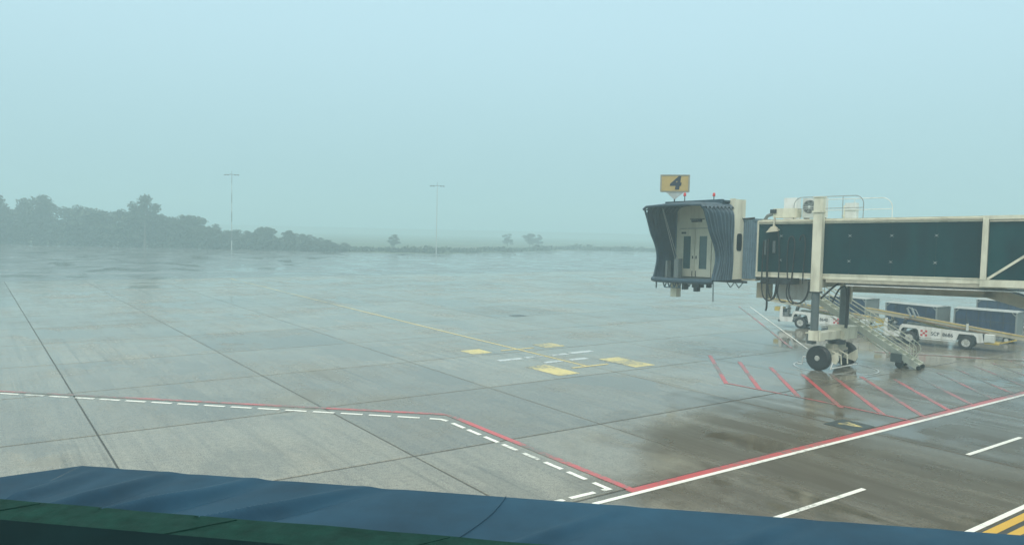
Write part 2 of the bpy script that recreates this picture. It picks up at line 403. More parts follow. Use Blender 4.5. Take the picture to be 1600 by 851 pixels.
# painted markings, in metres along the slab grid (u, v)
def quad_line(name, m, pts, w, z=0.006, parent=apron):
    """mitred strip through uv points"""
    pts = [Vector((p[0], p[1])) for p in pts]; vs = []; n = len(pts)
    for i, p in enumerate(pts):
        d0 = (p - pts[i - 1]).normalized() if i > 0 else (pts[1] - p).normalized()
        d1 = (pts[i + 1] - p).normalized() if i < n - 1 else d0
        t = (d0 + d1).normalized(); nn = Vector((-t.y, t.x)); k = w / 2 / max(0.3, t.dot(d0))
        a, c = p + nn * k, p - nn * k
        vs += [uv(a.x, a.y, z), uv(c.x, c.y, z)]
    return MB().add(vs, [(2 * i + 1, 2 * i + 3, 2 * i + 2, 2 * i) for i in range(n - 1)]).build(name, m, parent)
def rect(name, m, u0, u1, v0, v1, z=0.006):
    return MB().add([uv(u0, v0, z), uv(u1, v0, z), uv(u1, v1, z), uv(u0, v1, z)], [(0, 1, 2, 3)]).build(name, m, apron)
rect('white_line', p_white, 12.15, 64, 13.30, 13.45)
rect('red_line', p_red, 13.50, 64, 13.452, 13.70)
quad_line('red_line', p_redworn, [(-12, 46.2), (1.0, 34.32), (10.4, 25.7)], 0.22, 0.0095)
quad_line('red_line', p_red, [(10.402, 25.698), (13.66, 22.72), (13.66, 13.45)], 0.22, 0.0095)
for k in range(-10, 17):
    u0 = 0.97 + 0.737 * k; f = lambda u: 33.92 - (u - 0.97) * (33.92 - 22.68) / (12.73 - 0.97)
    if u0 > 12.3: break
    quad_line('white_dash', p_white, [(u0, f(u0)), (u0 + 0.57, f(u0 + 0.57))], 0.15)
quad_line('white_dash', p_white, [(12.84, 22.55), (13.12, 22.26), (13.19, 21.95)], 0.15)
for v in (21.63, 20.67, 19.68, 18.68, 17.62, 16.60, 15.60):
    quad_line('white_dash', p_white, [(13.19, v), (13.19, v - 0.75)], 0.15)
quad_line('white_dash', p_white, [(13.19, 14.55), (13.19, 13.98), (12.98, 13.98)], 0.15)
for k in range(4):
    quad_line('white_dash', p_white, [(12.72 - k, 13.98), (11.92 - k, 13.98)], 0.15)
for u0 in (5.5, 15.1, 24.67, 34.25, 43.8):
    rect('white_dash', p_white, u0, u0 + 3.8, 10.38, 10.52)
rect('white_line', p_white, 14, 60, 7.50, 7.64)
rect('hazard_ground', p_black, 14, 60, 6.55, 7.44, 0.005)
rect('amber_stripe', p_amber, 14, 60, 7.18, 7.39, 0.009); rect('amber_stripe', p_amber, 14, 60, 6.84, 7.04, 0.009); rect('amber_stripe', p_amber, 14, 60, 6.56, 6.70, 0.009)
quad_line('lead_in_line', p_yel, [(24.42, 27.6), (24.55, 41), (24.81, 56.2)], 0.14)
quad_line('lead_in_line', p_yelworn, [(24.81, 56.205), (25.27, 82.3), (25.5, 94)], 0.12)
rect('stop_bar', p_yel, 23.4, 25.6, 33.40, 33.56, 0.010); rect('stop_bar', p_yel, 23.45, 25.75, 27.52, 27.70, 0.010)
for (a, b_, c, d) in ((21.4, 22.62, 33.15, 34.45), (26.2, 27.65, 33.15, 34.5), (21.65, 22.9, 26.4, 28.95), (26.3, 27.66, 26.25, 28.9)):
    rect('yellow_patch', p_yelworn, a, b_, c, d)
for (u, v, l) in ((22.2, 30.95, 1.45), (23.75, 31.0, 1.1), (25.4, 31.0, 1.1), (27.0, 31.08, 1.55), (23.7, 29.4, 1.1), (25.4, 29.42, 1.1)):
    rect('pale_dash', p_pale, u - l / 2, u + l / 2, v - 0.19, v + 0.19, 0.005)
H45 = [(32.55, 26.94, 27.0, 21.37), (32.33, 24.84, 27.18, 19.76), (32.38, 23.0, 27.45, 18.1), (32.18, 21.11, 27.16, 16.06), (33.42, 20.43, 27.5, 14.6), (34.13, 19.3, 28.6, 13.72), (34.9, 18.1, 30.55, 13.72), (36.6, 17.9, 32.45, 13.72)]
for i, (a, b_, c, d) in enumerate(H45):
    quad_line('red_hatch', p_red if i < 7 else p_redworn, [(a, b_), (c, d)], 0.19, 0.007)
for k in range(6):
    u = 34.4 + 1.95 * k; quad_line('red_hatch', p_redworn, [(u, 13.74), (u + 4.2, 17.9)], 0.17, 0.007)
quad_line('red_hatch_border', p_red, [(27.1, 21.45), (27.45, 17.5), (27.5, 13.72)], 0.13, 0.011)
quad_line('parking_circle', p_pale, [(35.3 + 1.95 * math.cos(2 * PI * k / 48), 21.3 + 1.95 * math.sin(2 * PI * k / 48)) for k in range(49)], 0.09, 0.012)
quad_line('white_line', p_white, [(58, 43.6), (49.67, 35.49), (39.64, 25.7)], 0.08, 0.0135)
quad_line('red_line', p_redworn, [(57.3, 44.3), (49.0, 36.1), (39.0, 26.3)], 0.16, 0.013)
quad_line('white_line', p_pale, [(42.5, 23.4), (43.9, 21.66), (47.3, 17.44), (50.2, 13.9)], 0.10, 0.013)
quad_line('red_line', p_redworn, [(42.2, 23.1), (43.6, 21.4), (47.0, 17.2), (49.8, 13.8)], 0.22, 0.013)
def cover(u0, u1, v0, v1, yellow):
    o = rect('drain_cover', iron, u0, u1, v0, v1, 0.008)
    if yellow:
        quad_line('paint_streak', p_yelworn, [(u0 + .55, v1 - .25), (u0 + .75, v0 + .3)], 0.22, 0.013)
        quad_line('paint_streak', p_yelworn, [(u0 + .95, v1 - .3), (u0 + .72, v0 + .22)], 0.14, 0.0135)
cover(24.25, 25.5, 13.80, 15.0, True); cover(33.55, 34.7, 46.2, 47.2, False)
# taxiway centre line far off
quad_line('far_line', p_pale, [(-60, 110), (60, 104)], 0.3)

# ------------------------------------------------------------------ jet bridge
A0 = Vector((14.91, 37.0, 0)); BRZ = math.atan2(-0.66, 0.751)
bridge = empty('jet_bridge', A0, BRZ, 'long white and dark glass passenger boarding bridge with number 4 gate sign', 'jet bridge')
SLP = 0.0255
def sl_(v): return Vector((v.x, v.y, v.z + SLP * v.x))
def bp_(mb, name, m, parent=None, smooth=False): return mb.build(name, m, parent or bridge, smooth, xf=sl_)

# inner tunnel
ZB, ZT = 4.475, 7.315; WD = 2.6
S0, S1, S2 = -3.2, 6.8, 26.0
tun = bp_(MB().box(S0, S1 + 1.2, 0.02, WD - .02, ZB + .03, ZB + .22), 'tunnel_floor', cream2)
bp_(MB().box(S0, S1 + 1.2, 0.0, WD, ZT - .15, ZT), 'tunnel_roof', cream)
mb = MB()
for a0, a1 in ((-0.06, 0.05), (WD - .05, WD + .06)):
    mb.box(S0, S1 + .5, a0, a1, ZB, ZB + .25); mb.box(S0, S1 + .5, a0 - .03 if a0 < 0 else a0, a1 if a0 < 0 else a1 + .03, ZB + .20, ZB + .25)
    mb.box(S0, S1 + .5, a0, a1, ZT - .17, ZT + .03)
bp_(mb, 'tunnel_chord', cream)
bp_(MB().box(S0 - .001, S0 + .08, -0.05, .06, ZB + .25, ZT - .17).box(S0 - .001, S0 + .08, WD - .06, WD + .05, ZB + .25, ZT - .17), 'end_frame', cream)
# roof lip, rain gutter
bp_(MB().box(S0 + .1, S1 + .5, -0.12, -0.062, ZT - .10, ZT - .02).box(S0 + .1, S1 + .5, 0.2, 0.3, ZT, ZT + .07), 'roof_gutter', cream2)
# glass panes
edges = [S0 + .08, -1.95, -0.12, 1.35, 3.18, 5.0, S1]
for i in range(len(edges) - 1):
    for a in (0.0, WD - .02):
        bp_(MB().box(edges[i] + .006, edges[i + 1] - .006, a, a + .02, ZB + .25, ZT - .17), 'glass_pane', glassm)
bp_(MB().box(S0 + .1, S1, .10, .14, ZB + .3, ZT - .2), 'inner_wall', darkm)
for s_ in (-1.95, 1.35, 3.18, 5.0):
    for z_ in (5.35, 6.55):
        m_ = MB(); m_.lathe((s_, -0.055, z_), (0, 1, 0), [(0, .02), (0, .035), (.05, .04)], 12)
        m_.bar((s_ - .08, -0.012, z_ - .06), (s_ + .08, -0.012, z_ + .06), .012); m_.bar((s_ - .08, -0.012, z_ + .06), (s_ + .08, -0.012, z_ - .06), .012)
        bp_(m_, 'glass_clamp', steel)
# outer (larger) tunnel section towards the terminal
OB, OT = ZB - .10, ZT + .02
mb = MB()
for a0, a1 in ((-0.36, -0.20), (WD + .20, WD + .36)):
    mb.box(S1, S2, a0, a1, OB, OB + .30); mb.box(S1, S2, a0, a1, OT - .12, OT + .04)
bp_(mb, 'outer_tunnel_chord', cream)
bp_(MB().box(S1 + .02, S2, -0.2, WD + .2, OT - .05, OT + .02), 'outer_tunnel_roof', cream)
bp_(MB().box(S1 + .02, S2, -0.2, WD + .2, OB + .05, OB + .20), 'outer_tunnel_floor', cream2)
s_ = S1
while s_ < S2 - 1:
    bp_(MB().box(s_, s_ + .22, -0.38, -0.20, OB + .30, OT - .12).box(s_, s_ + .22, WD + .2, WD + .38, OB + .30, OT - .12), 'outer_frame_post', cream)
    e2 = min(s_ + 3.45, S2)
    for a in (-0.28, WD + .26):
        bp_(MB().box(s_ + .23, e2 - .01, a + .05 if a < 0 else a - .05, a + .07 if a < 0 else a - .03, OB + .31, OT - .13), 'glass_pane', glassm)
    if int((s_ - S1) / 3.45) % 2 == 0:
        bp_(MB().bar((s_ + .25, -0.31, OB + .32), (e2 - .05, -0.31, OT - .2), .07, .10), 'diagonal_brace', cream)
    else:
        bp_(MB().bar((s_ + .25, -0.31, OT - .2), (e2 - .05, -0.31, OB + .32), .07, .10), 'diagonal_brace', cream)
    s_ += 3.45
bp_(MB().box(S1 + .25, S2, -0.37, -0.36, OT - .22, OT - .15), 'cable_tray', cream2)
# under-slung rails and beam
bp_(MB().box(0.35, S2, -0.10, 0.06, ZB - .16, ZB - .02), 'guide_rail', cream2)
bp_(MB().box(1.2, S2, -0.06, 0.10, ZB - .24, ZB - .18), 'lower_rail', darkm)
bp_(MB().box(1.3, S2, -0.14, -0.08, ZB - .29, ZB - .25), 'white_conduit', white)
bp_(MB().box(0.9, 7.0, 2.15, 2.5, ZB - .66, ZB - .02).box(.9, 7.0, 2.05, 2.6, ZB - .70, ZB - .66), 'underframe_beam', cream3)
bp_(MB().box(2.2, 6.9, 0.3, 2.1, ZB - .34, ZB - .05), 'underframe_deck', cream3)
bp_(MB().bar((6.6, 2.3, ZB - .42), (12.5, 2.3, ZB - 2.2), .3, .5), 'underframe_strut', cream3)
bp_(MB().bar((6.7, 2.28, ZB - .12), (12.6, 2.28, ZB - 1.9), .38, .06), 'strut_cap', darkm)
# support leg near the terminal (out of frame) so that the bridge stands
bp_(MB().lathe((24.5, 1.3, -0.7), (0, 0, 1), [(0, .9), (.3, .9), (.3, .45), (4.9, .45)], 20), 'pedestal', cream)

# lift columns
mb = MB(); mb.box(-0.24, 0.20, -0.52, -0.10, 3.86, 8.38, ch=.03)
ncol = bp_(mb, 'lift_column', cream)
bp_(MB().box(-0.29, 0.25, -0.57, -0.05, 7.66, 7.74).box(-0.27, 0.23, -.55, -.07, 8.38, 8.42), 'column_cap', cream, ncol)
bp_(MB().box(-0.26, 0.22, -0.54, -0.08, 3.80, 3.87), 'column_collar', darkm, ncol)
bp_(MB().lathe((-0.02, -0.31, 1.9), (0, 0, 1), [(0, .19), (1.92, .19)], 20), 'lift_ram', hyd, None, True)
bp_(MB().box(-0.24, .24, -.52, -.08, 1.50, 1.98, ch=.04), 'ram_foot', cream)
fcol = bp_(MB().box(0.10, 0.54, WD + .10, WD + .52, 3.95, 8.12, ch=.03), 'lift_column', cream)
bp_(MB().box(0.05, 0.59, WD + .05, WD + .57, 7.56, 7.62), 'column_cap', cream, fcol)
bp_(MB().lathe((.32, WD + .31, 1.7), (0, 0, 1), [(0, .24), (2.3, .24)], 20), 'lift_ram', hyd, None, True)
bp_(MB().box(0.58, 0.72, WD + .0, WD + .2, 3.2, 4.4), 'column_bracket', cream2)
bp_(MB().box(-0.2, 0.2, -0.1, WD + .1, ZB - .42, ZB - .02), 'cross_beam', cream2)

# wheel bogie
bx_, by_ = 0.32, 1.42
ang = math.atan2(2.62, 0.44) - PI / 2
Bm = Matrix.Translation((bx_, by_, 0)) @ Matrix.Rotation(ang, 4, 'Z')
def bo(mb, name, m, smooth=False, parent=None):
    mb.v = [tuple(Bm @ Vector(v)) for v in mb.v]; return mb.build(name, m, parent or bridge, smooth)
bog = bo(MB().xprism([(-.42, 1.42), (.42, 1.42), (.46, 2.02), (-.46, 2.02)], .30, 1.55).box(-.50, .50, .26, 1.58, 2.02, 2.06), 'drive_box', cream)
bo(MB().box(-.25, .25, -1.75, .3, 1.48, 1.88, ch=.04).box(-.2, .2, 1.5, 1.95, 1.4, 1.8), 'bogie_beam', cream)
bo(MB().lathe((0, .35, 1.2), (0, 0, 1), [(0, .42), (.22, .42)], 20), 'slew_ring', darkm, True)
bo(MB().box(-.30, .30, -.95, 1.0, .52, .98, ch=.06).box(-.22, .22, -.3, .9, .98, 1.2), 'axle_box', cream2)
bo(MB().tube([(-.38, -1.0, .75), (-.38, 1.0, .75)], .06).tube([(.36, -.95, .5), (.36, .2, .5), (.36, .5, .85), (.36, .9, .85)], .04), 'hydraulic_pipe', darkm)
for yw in (-1.30, 1.30):
    w_ = bo(MB().lathe((0, yw, .60), (0, 1, 0), [(-.17, .30), (-.19, .40), (-.175, .55), (-.12, .60), (.12, .60), (.175, .55), (.19, .40), (.17, .30)], 36), 'wheel', tyre, True)
    bo(MB().lathe((0, yw, .60), (0, 1, 0), [(-.20, .0), (-.20, .11), (-.15, .15), (.15, .15), (.20, .11), (.20, 0)], 24), 'hub', hubm, True, w_)
    bo(MB().lathe((0, yw, .60), (0, 1, 0), [(-.155, .0), (-.155, .31), (.155, .31), (.155, 0)], 30), 'rim', black, False, w_)
bo(MB().xprism([(.05, .45), (.75, .95), (.80, .55), (.70, .35)], .95, 1.03).xprism([(.05, .45), (.75, .95), (.80, .55), (.70, .35)], -.95, -.87), 'bogie_bracket', cream)
bo(MB().tube([(.35, -1.05, .62), (.55, -1.0, .40), (.62, -1.3, .16), (.62, 1.3, .16), (.55, 1.0, .42)], .035, 8), 'guard_rail', white, True)
bo(MB().tube([(-.35, -1.2, .55), (-.85, -1.25, .55), (-.9, -1.25, .18), (-1.15, -1.25, .16)], .03, 8), 'guard_rail', white, True)
bo(MB().tube([(.3, -.6, .9), (.7, -.5, .75), (.74, -.5, .3)], .035, 6).tube([(.3, .1, .9), (.7, .1, .75), (.74, .1, .3)], .035, 6), 'guard_bracket', cream, True)
bo(MB().box(-.62, -.26, -1.45, -1.1, 1.25, 1.75, ch=.03), 'drive_motor', hyd)
bo(MB().box(-.66, -.22, -1.48, -1.07, 1.75, 1.80), 'motor_cover', cream)
bo(MB().tube([(-.4, -1.5, 1.55), (0, -1.55, 1.48), (.4, -1.0, 1.5)], .025, 6), 'brake_hose', black)

# cab (faces sideways out of the tunnel's end)
CL = Vector((-7.71, -0.36, 0)); Cm = Matrix(((.985, .168, 0, CL.x), (-.168, .985, 0, CL.y), (0, 0, 1, 0), (0, 0, 0, 1)))
def cb(mb, name, m, parent=None, smooth=False):
    mb.v = [tuple(sl_(Cm @ Vector(v))) for v in mb.v]; return mb.build(name, m, parent or bridge, smooth)
CW = 3.70; CF, CT = 4.33, 8.42
cab = cb(MB().box(CW - .16, CW, 0, 1.05, CF, CT, ch=.03).box(CW - .22, CW + .02, -.04, .10, CF, CT + .03), 'cab_side_panel', cream)
mb = MB()
n_ = 24; pts = []
for k in range(n_):
    t = 2 * PI * k / n_; cx = math.copysign(abs(math.cos(t)) ** .5, math.cos(t)); cz = math.copysign(abs(math.sin(t)) ** .35, math.sin(t))
    pts.append((.55 + .22 * cx, 6.23 + .45 * cz))
vs = [(CW + .02, y, z) for y, z in pts] + [(CW + .005, y, z) for y, z in pts]
mb.add(vs, [tuple(range(n_))] + [(i, (i + 1) % n_, n_ + (i + 1) % n_, n_ + i) for i in range(n_)])
cb(mb, 'cab_window', blackglass, cab)
cb(MB().box(0, .1, 0, 1.0, CF, CT - .2).box(0, CW - .16, .95, 1.05, CF, CT - .2), 'cab_rear_wall', ribgrey)
cb(MB().box(.3, CW - .4, 1.06, 3.3, CF, ZT - .1), 'rotunda_drum', ribgrey)
cb(MB().box(0, CW, 0, 3.3, CF - .10, CF), 'cab_floor', darkm)
cb(MB().box(-.05, CW - .2, -.55, 1.1, CT - .16, CT - .06).box(-.15, CW - .25, -.75, -.5, CT - .22, CT - .02), 'cab_roof', slate)
# door wall
dw = cb(MB().box(.02, .30, .02, .12, CF, CT - .25).box(2.42, CW - .22, .02, .12, CF, CT - .25).box(.30, 2.42, .02, .12, 6.98, CT - .25), 'door_wall', cream)
for x0 in (.31, 1.37):
    x1 = x0 + 1.03
    mb = MB().box(x0, x0 + .27, -.01, .06, CF + .06, 6.95).box(x1 - .27, x1, -.01, .06, CF + .06, 6.95).box(x0 + .27, x1 - .27, -.01, .06, CF + .06, CF + .48).box(x0 + .27, x1 - .27, -.01, .06, 6.55, 6.95)
    dl = cb(mb, 'door_leaf', cream)
    cb(MB().box(x0 + .27, x1 - .27, .02, .04, CF + .48, 6.55), 'door_glass', doorglass, dl)
    hx = x1 - .10 if x0 < 1 else x0 + .10
    cb(MB().box(hx - .02, hx + .02, -.06, -.01, 5.35, 5.5), 'door_handle', darkm, dl)
    cb(MB().tube([(hx, -.03, 4.7), (hx, -.05, 4.55), (hx, -.03, 4.40)], .02, 6), 'door_bolt', darkm, dl)
cb(MB().box(.45, .75, -.03, -.005, 6.68, 6.78), 'door_closer', darkm)
mb = MB()
for k in range(5): mb.box(1.1 + k * .14, 1.18 + k * .14, -.06, .02, 7.30, 7.42)
mb.box(1.0, 1.9, -.05, .02, 7.43, 7.47)
cb(mb, 'ceiling_vent', darkm)
# canopy: pleated fabric hood, built as real folds
def yfront(z):
    t = (z - CF) / (8.12 - CF)
    return -(1.62 - .28 * math.sin(min(1, t * 1.6) * PI) * (1 if t < .625 else 0) + max(0, t - .28) ** 1.5 * 1.55)
NF = 8
def side(xb, sg):
    def fn(u, v):
        z = CF - .05 + (8.12 - CF) * v + 0.05
        k = u * NF; fr = k - math.floor(k); zig = 1 - abs(2 * fr - 1)
        bul = .03 * math.sin(PI * v) + (.02 if sg > 0 else .02) * math.sin(PI * u)
        top = max(0, v - .88) / .12
        sag = .045 * noise.noise(Vector((u * 5, v * 3, sg * 7)))
        return Vector((xb + sg * (zig ** .7 * .17 * (1 - .5 * top) * (1 + .5 * noise.noise(Vector((math.floor(k) * 3.7, v * 2, 1)))) + bul + sag - .35 * top * top * .8), yfront(z) * u + sag, z - .02 * zig))
    return MB().grid(fn, NF * 4, 28)
ridge = mat('fold_highlight_fabric', (0.085, 0.135, 0.172), 0.45, var=0.2)  # fold highlights put into the lighter colour of added rib tubes
for sg_, xb in ((1, CW - .06), (-1, .06)):
    for k in range(NF):
        u = (k + .5) / NF; P = []
        for j in range(23):
            v = j / 22; z = CF + (8.12 - CF) * v; top = max(0, v - .88) / .12
            sag = .045 * noise.noise(Vector((u * 5, v * 3, sg_ * 7)))
            P.append((xb + sg_ * (sag + .165 * (1 + .5 * noise.noise(Vector((k * 3.7, v * 2, 1)))) * (1 - .5 * top) + .03 * math.sin(PI * v) + .02 * math.sin(PI * u) - .28 * top * top + .005), yfront(z) * u + sag, z - .02))
        cb(MB().tube(P, .028, 6), 'fold_rib', ridge, None, True)
cb(side(CW - .06, 1), 'canopy_side_folds', slate)
cb(side(.06, -1), 'canopy_side_folds', slate)
def topf(u, v):
    k = u * NF; fr = k - math.floor(k); zig = (1 - abs(2 * fr - 1)) ** .7
    x = .06 - .2 + (CW + .28) * v; e_ = abs(2 * v - 1) ** 6
    y = -2.52 * u
    return Vector((x + (.1 - .2 * v) * e_, y, 8.12 + .15 * zig * (.3 + .7 * v) - .05 * u - .22 * e_ + .06 * math.sin(PI * v)))
cb(MB().grid(topf, NF * 4, 24), 'canopy_top_folds', slate)
cb(MB().tube([(-.10, yfront(8.05) - .02, 7.93), (.1, -2.55, 8.06), (1.0, -2.58, 8.10), (2.6, -2.58, 8.10), (CW - .1, -2.55, 8.06), (CW + .04, yfront(8.05) - .02, 7.93)], .07, 10), 'canopy_front_roll', slate, None, True)
for xb in (-.06, CW + .02):
    cb(MB().tube([(xb, yfront(z) - .01, z) for z in [CF + .0 + (7.95 - CF) * k / 16 for k in range(17)]], .055, 8), 'canopy_edge_roll', slate, None, True)
cb(MB().tube([(-.08, -1.62, CF - .05), (.2, -1.72, CF - .08), (CW / 2, -1.74, CF - .10), (CW - .2, -1.72, CF - .08), (CW + .04, -1.62, CF - .05)], .14, 12), 'bumper_roll', slate, None, True)
cb(MB().box(.0, CW, -1.62, 0, CF - .08, CF + .02), 'bridge_lip', darkm)
for (xa, xb_) in ((.62, .78), (.66, .95)):
    cb(MB().tube([(xa, -1.9, 8.0), (xb_, -.9, 5.3)], .018, 6), 'canopy_cable', steel)
cb(MB().box(.72, 1.02, -.95, -.55, CF + .02, 5.35, ch=.03), 'control_console', greycur)
cb(MB().box(.30, .42, -1.1, -.8, CF + .02, 5.25), 'safety_barrier', greycur)
# gear under the cab
cb(MB().box(.60, 1.0, -1.0, -.6, 3.32, CF - .1, ch=.02), 'under_cab_post', cream)
mb = MB()
for k in range(6):
    a = .3 + k * .32; mb.bar((a, -1.3, CF - .12), (a + .16, -1.3, CF - .5 if k < 4 else CF - .4), .05); mb.bar((a + .16, -1.3, CF - .5 if k < 4 else CF - .4), (a + .32, -1.3, CF - .12), .05)
mb.bar((.46, -1.3, CF - .5), (1.5, -1.3, CF - .48), .05)
cb(mb, 'under_cab_truss', ribgrey)
mb = MB().box(1.75, 1.95, -1.5, -1.2, CF - .55, CF - .1).box(2.35, 2.85, -1.45, -1.1, CF - .42, CF - .1).box(2.5, 2.7, -1.5, -1.2, CF - .62, CF - .42).box(3.2, 3.4, -1.4, -1.2, CF - .4, CF - .1).bar((.05, -1.5, CF - .1), (.05, -1.5, CF - .55), .05).bar((3.55, -1.3, CF - .1), (3.58, -1.3, CF - 1.1), .035)
cb(mb, 'under_cab_gear', darkm)
mb = MB().box(CW - 1.0, CW + .9, 0.0, .08, CF - .16, CF - .05)
for k in range(2):
    a = CW - .35 + k * .5; mb.bar((a, .1, CF - .12), (a + .25, .1, CF - .42), .035); mb.bar((a + .25, .1, CF - .42), (a + .5, .1, CF - .12), .035)
cb(mb, 'slew_truss', darkm)
# ribbed rotating shutter between cab and tunnel
mb = MB()
def shut(u, v):
    s_ = -4.0 + .82 * u; k = u * 7; fr = k - math.floor(k); zig = 1 - abs(2 * fr - 1)
    return Vector((s_, -.02 - .07 * zig - .10 * math.sin(PI * u), ZB - .12 + (ZT + .02 - ZB + .12) * v))
mb.grid(shut, 28, 1)
bp_(mb, 'ribbed_shutter', ribgrey)
bp_(MB().box(-4.0, -3.18, -.14, 2.7, ZT, ZT + .12), 'shutter_cap', ribgrey)
bp_(MB().box(-4.0, -3.18, -.10, 2.7, ZB - .22, ZB - .12), 'shutter_sill', cream2)
bp_(MB().box(-4.0, -3.18, 2.55, 2.65, ZB - .1, ZT), 'shutter_back', ribgrey)
bp_(MB().tube([(-4.1, -.25, ZT + .25), (-3.9, -.2, ZT + .12), (-3.3, -.16, ZT + .16)], .04, 6), 'conduit', darkm)
bp_(MB().box(-3.4, -2.85, .6, 1.4, 3.35, 4.15, ch=.02), 'rotunda_cabinet', cream3)
bp_(MB().box(-2.6, -.95, 1.2, 2.3, 3.30, 4.28, ch=.02).box(-2.65, -.9, 1.15, 2.35, 4.28, 4.33), 'equipment_cabinet', offwhite)
bp_(MB().box(-2.9, -1.3, -.1, .9, ZB - .34, ZB - .05), 'cable_bracket', darkm)

# gate sign on the cab roof
Sm = Matrix.Translation((CL.x + 1.75, CL.y - 2.55, 0)) @ Matrix.Rotation(R(14), 4, 'Z')
# place so that it stands over the cab roof front
Sm = Matrix.Translation((-7.15, -1.57, 0)) @ Matrix.Rotation(R(27), 4, 'Z')
def sb(mb, name, m, parent=None, smooth=False):
    mb.v = [tuple(Sm @ Vector(v)) for v in mb.v]; return mb.build(name, m, parent or bridge, smooth)
sg = sb(MB().box(-.72, .72, -.12, .12, 8.70, 9.55), 'gate_sign', signfr)
sb(MB().box(-.68, .68, -.128, -.118, 8.74, 9.51), 'sign_face', signy, sg)
sb(MB().box(-.76, .76, -.14, .14, 9.55, 9.59).box(-.76, -.70, -.135, .14, 8.70, 9.55).box(.70, .76, -.135, .14, 8.70, 9.55).box(-.70, .70, -.135, .14, 8.68, 8.72), 'sign_rim', signfr, sg)
text_obj('sign_number', '4', .88, ink, sg, Sm @ Matrix.Translation((.02, -.134, 9.12)) @ Matrix.Rotation(PI / 2, 4, 'X'), shear=.12, offset=.05, sx=1.15)
mb = MB(); vs = [(-.46, -.11, 8.68), (.46, -.11, 8.68), (.46, .11, 8.68), (-.46, .11, 8.68), (-.05, -.04, 8.32), (.05, -.04, 8.32), (.05, .04, 8.32), (-.05, .04, 8.32)]
mb.add(vs, [(0, 1, 2, 3), (7, 6, 5, 4), (0, 4, 5, 1), (1, 5, 6, 2), (2, 6, 7, 3), (3, 7, 4, 0)])
sb(mb, 'sign_cone', offwhite, sg)
sb(MB().tube([(0, 0, 8.0), (0, 0, 8.34)], .035, 8), 'sign_stem', darkm, sg)
def beacon(x, y, z):
    bc = cb(MB().tube([(x, y, z - .35), (x, y, z)], .025, 6), 'beacon_pole', darkm)
    cb(MB().lathe((x, y, z), (0, 0, 1), [(0, .05), (.02, .075), (.15, .07), (.20, .03)], 12), 'beacon_lamp', redp, bc, True)
beacon(1.35, -1.0, 8.62); beacon(2.30, .2, 8.62)

# hanging cables beside the tunnel
def cable(pts, r=.035, n=7, a=-.25):
    # smooth a polyline in (s, z[, a])
    P = [Vector((p[0], p[2] if len(p) > 2 else a, p[1])) for p in pts]
    for _ in range(3):
        Q = [P[0]]
        for i in range(len(P) - 1): Q += [P[i].lerp(P[i + 1], .25), P[i].lerp(P[i + 1], .75)]
        P = Q + [P[-1]]
    return bp_(MB().tube(P, r, n), 'hanging_cable', black, None, True)
cable([(-2.75, 6.3), (-2.78, 5.2), (-2.78, 4.3), (-2.72, 3.5), (-2.4, 3.25), (-2.1, 3.45), (-2.0, 4.1), (-2.05, 4.4)])
cable([(-2.5, 6.4), (-2.52, 5.0), (-2.5, 3.9), (-2.45, 3.0), (-2.50, 2.78)], .05)
cable([(-2.05, 6.9), (-1.95, 6.2), (-1.90, 5.2), (-1.92, 4.3), (-2.0, 3.6), (-2.2, 3.3), (-2.4, 3.7), (-2.45, 4.2)])
cable([(-1.55, 6.2), (-1.5, 6.5), (-1.3, 6.55), (-1.2, 6.2), (-1.25, 5.2), (-1.3, 4.3)], .035, 7, -.12)
cable([(-1.55, 6.2), (-1.58, 5.2), (-1.5, 4.4)], .03, 7, -.12)
cable([(-1.0, 6.3), (-.92, 6.6), (-.75, 6.6), (-.68, 6.0), (-.75, 5.0), (-.75, 4.2)], .03, 7, -.12)
cable([(-1.35, 4.3), (-1.38, 3.7), (-1.2, 3.3), (-.9, 3.2), (-.55, 3.4), (-.38, 3.9), (-.40, 4.35)], .045)
cable([(-1.9, 4.2), (-1.95, 3.6), (-1.75, 3.25), (-1.5, 3.3)], .035)
cable([(-1.45, 4.2), (-1.5, 3.6), (-1.3, 3.25), (-1.1, 3.2)], .035)
cable([(.22, 3.55), (.40, 3.9, .3), (.62, 4.25, .8), (.95, 4.30, 1.2), (1.05, 3.9, 1.2), (1.02, 3.0, 1.2), (1.0, 2.05, 1.2)], .05)
cable([(.5, 3.3, .5), (.66, 4.0, .9), (.85, 4.15, 1.2), (.95, 3.7, 1.25), (.94, 2.9, 1.25), (.92, 2.05, 1.25)], .04)
bp_(MB().tube([(-2.70, -.14, 6.35), (-2.70, -.14, 5.6)], .05, 8).tube([(-2.25, -.14, 6.3), (-2.25, -.14, 5.7)], .08, 8), 'cable_terminal', hyd)
# floodlight
fl = bp_(MB().add([(-2.58, -.45, 6.72), (-2.0, -.45, 6.78), (-2.0, -.1, 6.85), (-2.58, -.1, 6.80), (-2.35, -.38, 7.02), (-2.2, -.38, 7.04), (-2.2, -.15, 7.05), (-2.35, -.15, 7.02)], [(3, 2, 1, 0), (4, 5, 6, 7), (0, 1, 5, 4), (1, 2, 6, 5), (2, 3, 7, 6), (3, 0, 4, 7)]), 'floodlight', cream3)
bp_(MB().bar((-2.28, -.2, 7.0), (-2.28, -.1, 7.5), .08), 'floodlight_arm', cream2, fl)

